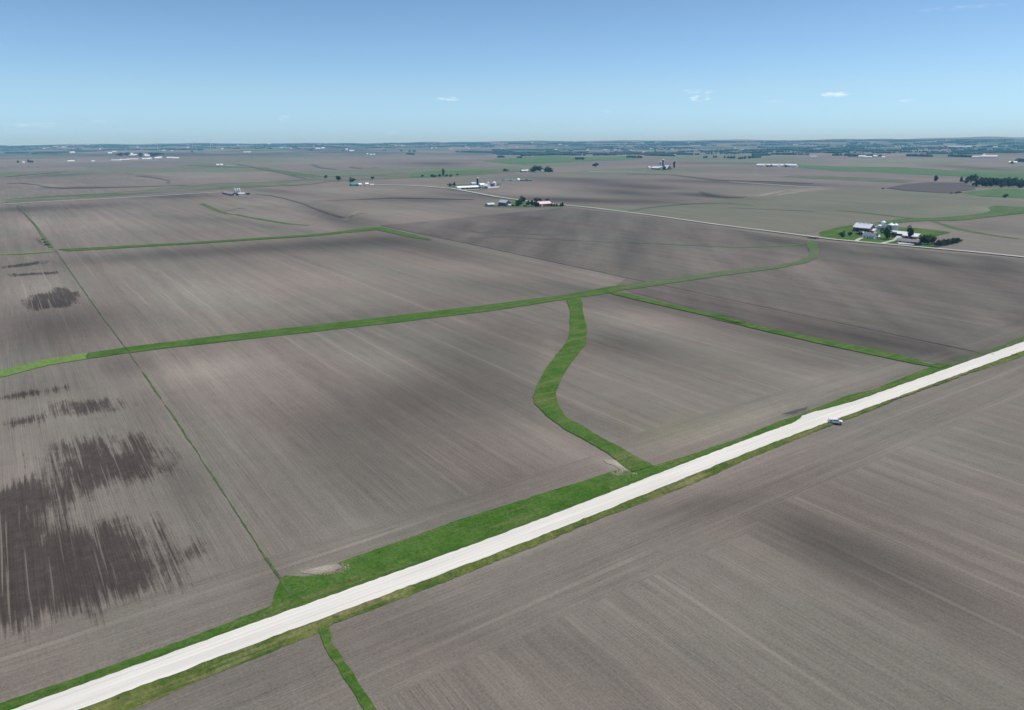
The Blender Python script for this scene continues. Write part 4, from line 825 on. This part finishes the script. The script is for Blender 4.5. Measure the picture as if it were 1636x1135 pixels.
# woods far off: masses of crowns nobody could count
def woods(name, rows, label, hh=(11, 17), colr=0, hex_=2):
    """rows: (px0, py0, px1, py1, depth m, density)"""
    ico = bmesh.new(); bmesh.ops.create_icosphere(ico, subdivisions=hex_, radius=1); bv = np.array([v.co[:] for v in ico.verts]); bf = np.array([[v.index for v in f.verts] for f in ico.faces]); ico.free()
    V = []; Fc = []; k = 0
    for (x0, y0, x1, y1, dep, den) in rows:
        n = 0; a, b = P(x0, y0), P(x1, y1); L = (b-a).length; m = a.length/F
        sp = max(9.0, m*1.3); n = int(L*max(dep, sp)/(sp*sp)*den)+1; n = min(n, 420)
        ctr = (a+b)/2; dv = Vector((ctr.x, ctr.y, 0)).normalized()
        for _ in range(n):
            t = random.random(); f = math.sin(t*math.pi)**.25
            if random.random() > .25+.75*math.sin(t*L/97+x0)**2: continue
            f *= random.uniform(.55, 1.1)
            q = a.lerp(b, t)+dv*random.uniform(0, dep)*f; h = random.uniform(*hh)*(.75+.35*f); w = max(sp*.62, h*.36)*random.uniform(.8, 1.2)
            vs = bv*(1+rng.normal(0, .13, (len(bv), 1))); vs = vs*np.array([w, w, h*.52])+np.array([q.x, q.y, float(hgt(q.x, q.y, False))+h*.48])
            V.append(vs); Fc.append(bf+k); k += len(bv)
    o = mesh_np(name, np.concatenate(V), np.concatenate(Fc), [FARLEAF]); tag(o, label, 'wood', None, 'stuff'); return o
woods('woods', [(1355,250.5,1412,250.5,40,1.0),(1349,249,1372,249.5,60,.9),(1448,250,1490,251,80,1.),(1515,250.5,1556,252,60,1.),(1622,259,1640,259,60,1),(1612,262,1617,262,20,1),(1200,249.5,1230,249,60,1.),(1232,247.5,1292,248,50,.8),(1330,249,1345,249,30,.8),
   (728,243.5,790,244.5,90,1),(795,252.2,806,252.2,50,1),(826,253,835,253,40,1),(832,250,880,248.5,90,1),(880,248.5,935,249,90,1),(917,255.5,935,255.5,50,1),(948,249,985,248.5,90,1),(1001,252.5,1028,253,60,1),(1030,249,1078,250,80,1),(1078,247.5,1120,248,50,.7),(1120,253,1145,252,30,.35),(1150,253,1175,253.4,30,.6),(1180,254.6,1215,252,50,.7)], 'dark belts of trees between the distant fields on the right')
woods('woods', [(640,242,643,242,60,1),(650,247,662,247.6,60,1),(653,242.5,664,242.5,60,1),(612,241.5,618,241.5,40,1),(547,242,549,242,30,1),(490,240.5,493,240.5,30,1),(495,240.8,500,240.8,30,1),(28,260.5,33,260.6,20,1),(45,259.6,52,260,20,1),
   (212,240,325,239.5,60,.9),(316,240.5,325,240.5,50,1),(8,245.5,45,245,120,.8),(52,246,110,244,150,.9),(110,243.5,170,241.5,120,.7),(250,247,262,247,40,.8),(305,243.5,309,243.5,30,1),(160,241,200,240,60,.5)], 'dark belts of trees on the left plain')
rows = []
for k in range(330):
    x = random.uniform(-20, 1640); rr = random.random(); right = x > 760
    top = 233-(x/1636)*10.5; y = top+1.0+rr**1.3*(19 if right else 8); wl = random.uniform(6, 50)*(1.5-rr)
    rows.append((x, y, x+wl, y+random.uniform(-.8, .5), random.uniform(15, 160)*(1.3-rr), random.uniform(.25, .9)))
for k in range(75):
    x = random.uniform(770, 1640); y = random.uniform(236.5, 249)-(x-780)/856*3; rows.append((x, y, x+random.uniform(20, 110), y+random.uniform(-.5, .4), random.uniform(20, 90), random.uniform(.3, .8)))
woods('distant_woods', rows, 'hazy belts of far woods just under the horizon', (10, 18), 0, 1)

# ================================================================== wind turbines on the left horizon
m_turb = paint('turbine_white', (.82,.82,.82,1), .5)
def turbine(px, py, hpx, label):
    p = P(px, py); s = mpp(px, py); H = hpx*s*.62; B = hpx*s*.38
    o = empty('wind_turbine', p, -math.atan2(p.x, p.y)); tag(o, label, 'wind turbine', 'wind turbines on the left horizon')
    MB().lathe([(H*.035, -2), (H*.02, H)], 10).build('tower', m_turb, o); MB().box(-H*.03, H*.03, -H*.06, H*.08, H, H*1.05).build('nacelle', m_turb, o)
    a0 = random.uniform(0, 2)
    for k in range(3):
        a = a0+k*2.094; d = np.array([math.sin(a), 0, math.cos(a)]); t = np.array([math.cos(a), 0, -math.sin(a)]); c = np.array([0, -H*.075, H*1.025]); y = np.array([0, 1, 0])
        v = [c+d*q*B+t*w*s1+y*s2*w*.3 for q, w in ((.03, B*.03), (.25, B*.05), (1, B*.012)) for s1, s2 in ((-1, 0), (0, -1), (1, 0), (0, 1))]
        MB().add(v, [(i*4+j, i*4+(j+1) % 4, i*4+4+(j+1) % 4, i*4+4+j) for i in range(2) for j in range(4)]+[(0,1,2,3),(8,9,10,11)]).build('blade', m_turb, o)
turbine(252, 238, 12, 'leftmost white wind turbine on the left horizon, above the town'); turbine(308, 238, 12, 'middle white wind turbine on the left horizon'); turbine(336.5, 238, 15, 'rightmost and largest white wind turbine on the left horizon')

# ================================================================== white pickup at the field entrance
m_body = NT('white_car_paint', .28, .5); m_body.b.inputs['Coat Weight'].default_value = .6; m_body = m_body.color((.80,.80,.81,1))
m_tyre = paint('tyre_rubber', (.02,.02,.02,1), .85); m_rim = paint('wheel_rim', (.45,.45,.47,1), .3, metal=.8); m_trim = paint('black_trim', (.03,.03,.035,1), .6); m_lens = paint('lamp_lens', (.75,.75,.72,1), .15); m_redl = paint('tail_lamp', (.4,.02,.02,1), .3)
def pickup():
    p = P(1334.5, 676.5); a = P(1323, 675.5); b = P(1346, 680)
    z = float(hgt(p.x, p.y))
    o = empty('pickup_truck', Vector((p.x, p.y, z+.10)), math.atan2(b.y-a.y, b.x-a.x)); tag(o, 'white crew-cab pickup with covered bed parked on the grass beside the gravel road', 'pickup truck')
    hw = .98
    prof = [(-2.9,.55),(-2.95,.75),(-2.92,1.18),(-1.25,1.2),(1.25,1.22),(1.45,1.22),(2.35,1.16),(2.78,1.05),(2.9,.85),(2.9,.5),(2.45,.42),(2.36,.72),(2.1,.93),(1.75,.96),(1.42,.8),(1.25,.42),(-1.3,.42),(-1.42,.72),(-1.68,.93),(-2.02,.96),(-2.3,.8),(-2.46,.5)]
    q = MB(); n = len(prof)
    for y, w in ((-1, 1), (1, 1)): pass
    ring = [(-hw+.05, 0), (hw-.05, 0)]
    V = []; 
    for y, shrink in ((-hw, .0), (hw, .0)): V += [(x, y*(.93 if z_ > 1.1 else 1), z_) for x, z_ in prof]
    q.add(V, [tuple(range(n)), tuple(range(2*n-1, n-1, -1))]+[(i, i+n, (i+1) % n+n, (i+1) % n) for i in range(n)])
    bd = q.build('body', m_body, o)
    cab = MB(); t = [(-1.3,1.2),(-1.12,1.78),(-.95,1.86),(.45,1.88),(.62,1.82),(1.4,1.22)]
    V = [(x, s*(hw*(.93 if z_ < 1.3 else .80)), z_) for s in (-1, 1) for x, z_ in t]; n = len(t)
    cab.add(V, [tuple(range(n)), tuple(range(2*n-1, n-1, -1))]+[(i, i+n, (i+1) % n+n, (i+1) % n) for i in range(n)]); cab.build('cab', m_body, o)
    cap = MB(); t2 = [(-2.86,1.18),(-2.62,1.74),(-1.32,1.80),(-1.32,1.2)]
    V = [(x, s*(hw*(.92 if z_ < 1.3 else .78)), z_) for s in (-1, 1) for x, z_ in t2]; n = 4
    cap.add(V, [tuple(range(n)), tuple(range(2*n-1, n-1, -1))]+[(i, i+n, (i+1) % n+n, (i+1) % n) for i in range(n)]); cp = cap.build('bed_cover', m_body, o)
    G = W_['glass']
    for s in (-1, 1):
        def quad(x0, x1, x2, x3, za, zb, nm, par):
            ya = s*(hw*(.93-.13*(za-1.22)/.64)+.012); yb = s*(hw*(.93-.13*(zb-1.22)/.64)+.012)
            MB().add([(x0,ya,za),(x1,ya,za),(x2,yb,zb),(x3,yb,zb),(x0,ya-.03*s,za),(x1,ya-.03*s,za),(x2,yb-.03*s,zb),(x3,yb-.03*s,zb)], [(0,1,2,3),(7,6,5,4),(0,4,5,1),(1,5,6,2),(2,6,7,3),(3,7,4,0)]).build(nm, G, par)
        quad(-1.1, -.18, -.18, -.98, 1.27, 1.74, 'side_window', o); quad(-.08, 1.05, .48, -.08, 1.27, 1.74, 'side_window', o); quad(-2.6, -1.45, -1.45, -2.5, 1.30, 1.66, 'side_window', cp)
        MB().box(.95, 1.15, s*1.02-.12, s*1.02+.12, 1.22, 1.42).build('mirror', m_trim, o)
        MB().box(2.80, 2.93, s*.72-.2, s*.72+.2, .86, 1.02).build('headlight', m_lens, o)
        MB().box(-2.97, -2.90, s*.85-.1, s*.85+.1, .85, 1.15).build('tail_light', m_redl, o)
        for xw in (-1.85, 1.9):
            c = empty('wheel', (0, 0, 0)); bpy.data.objects.remove(c)
            w = MB(); prof_w = [(.26,-.12),(.37,-.12),(.40,-.08),(.40,.08),(.37,.12),(.26,.12)]; w.lathe([(r, z_) for r, z_ in prof_w], 24)
            w = w.build('wheel', m_tyre, o); w.rotation_euler = (R_(90), 0, 0); w.location = (xw, s*.86, .40)
            MB().lathe([(.02,-.10),(.2,-.11),(.27,-.06),(.27,.06),(.2,.11),(.02,.10)], 20).build('rim', m_rim, w)
    V = [(.66,-hw*.78,1.79),(.66,hw*.78,1.79),(1.36,hw*.88,1.27),(1.36,-hw*.88,1.27)]; up_ = .02
    MB().add([(x+.015, y, z_+up_) for x, y, z_ in V]+[(x, y, z_-.02) for x, y, z_ in V], [(0,1,2,3),(7,6,5,4),(0,4,5,1),(1,5,6,2),(2,6,7,3),(3,7,4,0)]).build('windscreen', G, o)
    MB().box(2.86, 2.98, -.95, .95, .45, .68).build('bumper', m_trim, o); MB().box(-3.05, -2.93, -.95, .95, .5, .7).build('bumper', m_rim, o); MB().box(2.88, 2.925, -.5, .5, .76, 1.04).build('grille', m_trim, o)
pickup()

# ================================================================== haze
hz = MB(); X0, X1, Y0, Y1, Z0, Z1 = -15000, 28500, -7000, 26500, float(Z.min())-2, float(max(Z.max()+45, CH+5))
o = hz.box(X0, X1, Y0, Y1, Z0, Z1).build('haze', []); o['kind'] = 'stuff'; o['label'] = 'thin blue haze over the far plain'; o['category'] = 'haze'
mh = bpy.data.materials.new('haze'); mh.use_nodes = True; n_ = mh.node_tree.nodes; n_.clear(); ho = n_.new('ShaderNodeOutputMaterial'); hv = n_.new('ShaderNodeVolumePrincipled')
hv.inputs['Density'].default_value = 5.2e-5; hv.inputs['Color'].default_value = (.20, .60, 1.0, 1); hv.inputs['Absorption Color'].default_value = (1, 1, 1, 1); hv.inputs['Anisotropy'].default_value = 0.0
mh.node_tree.links.new(hv.outputs[0], ho.inputs['Volume']); o.data.materials.append(mh)
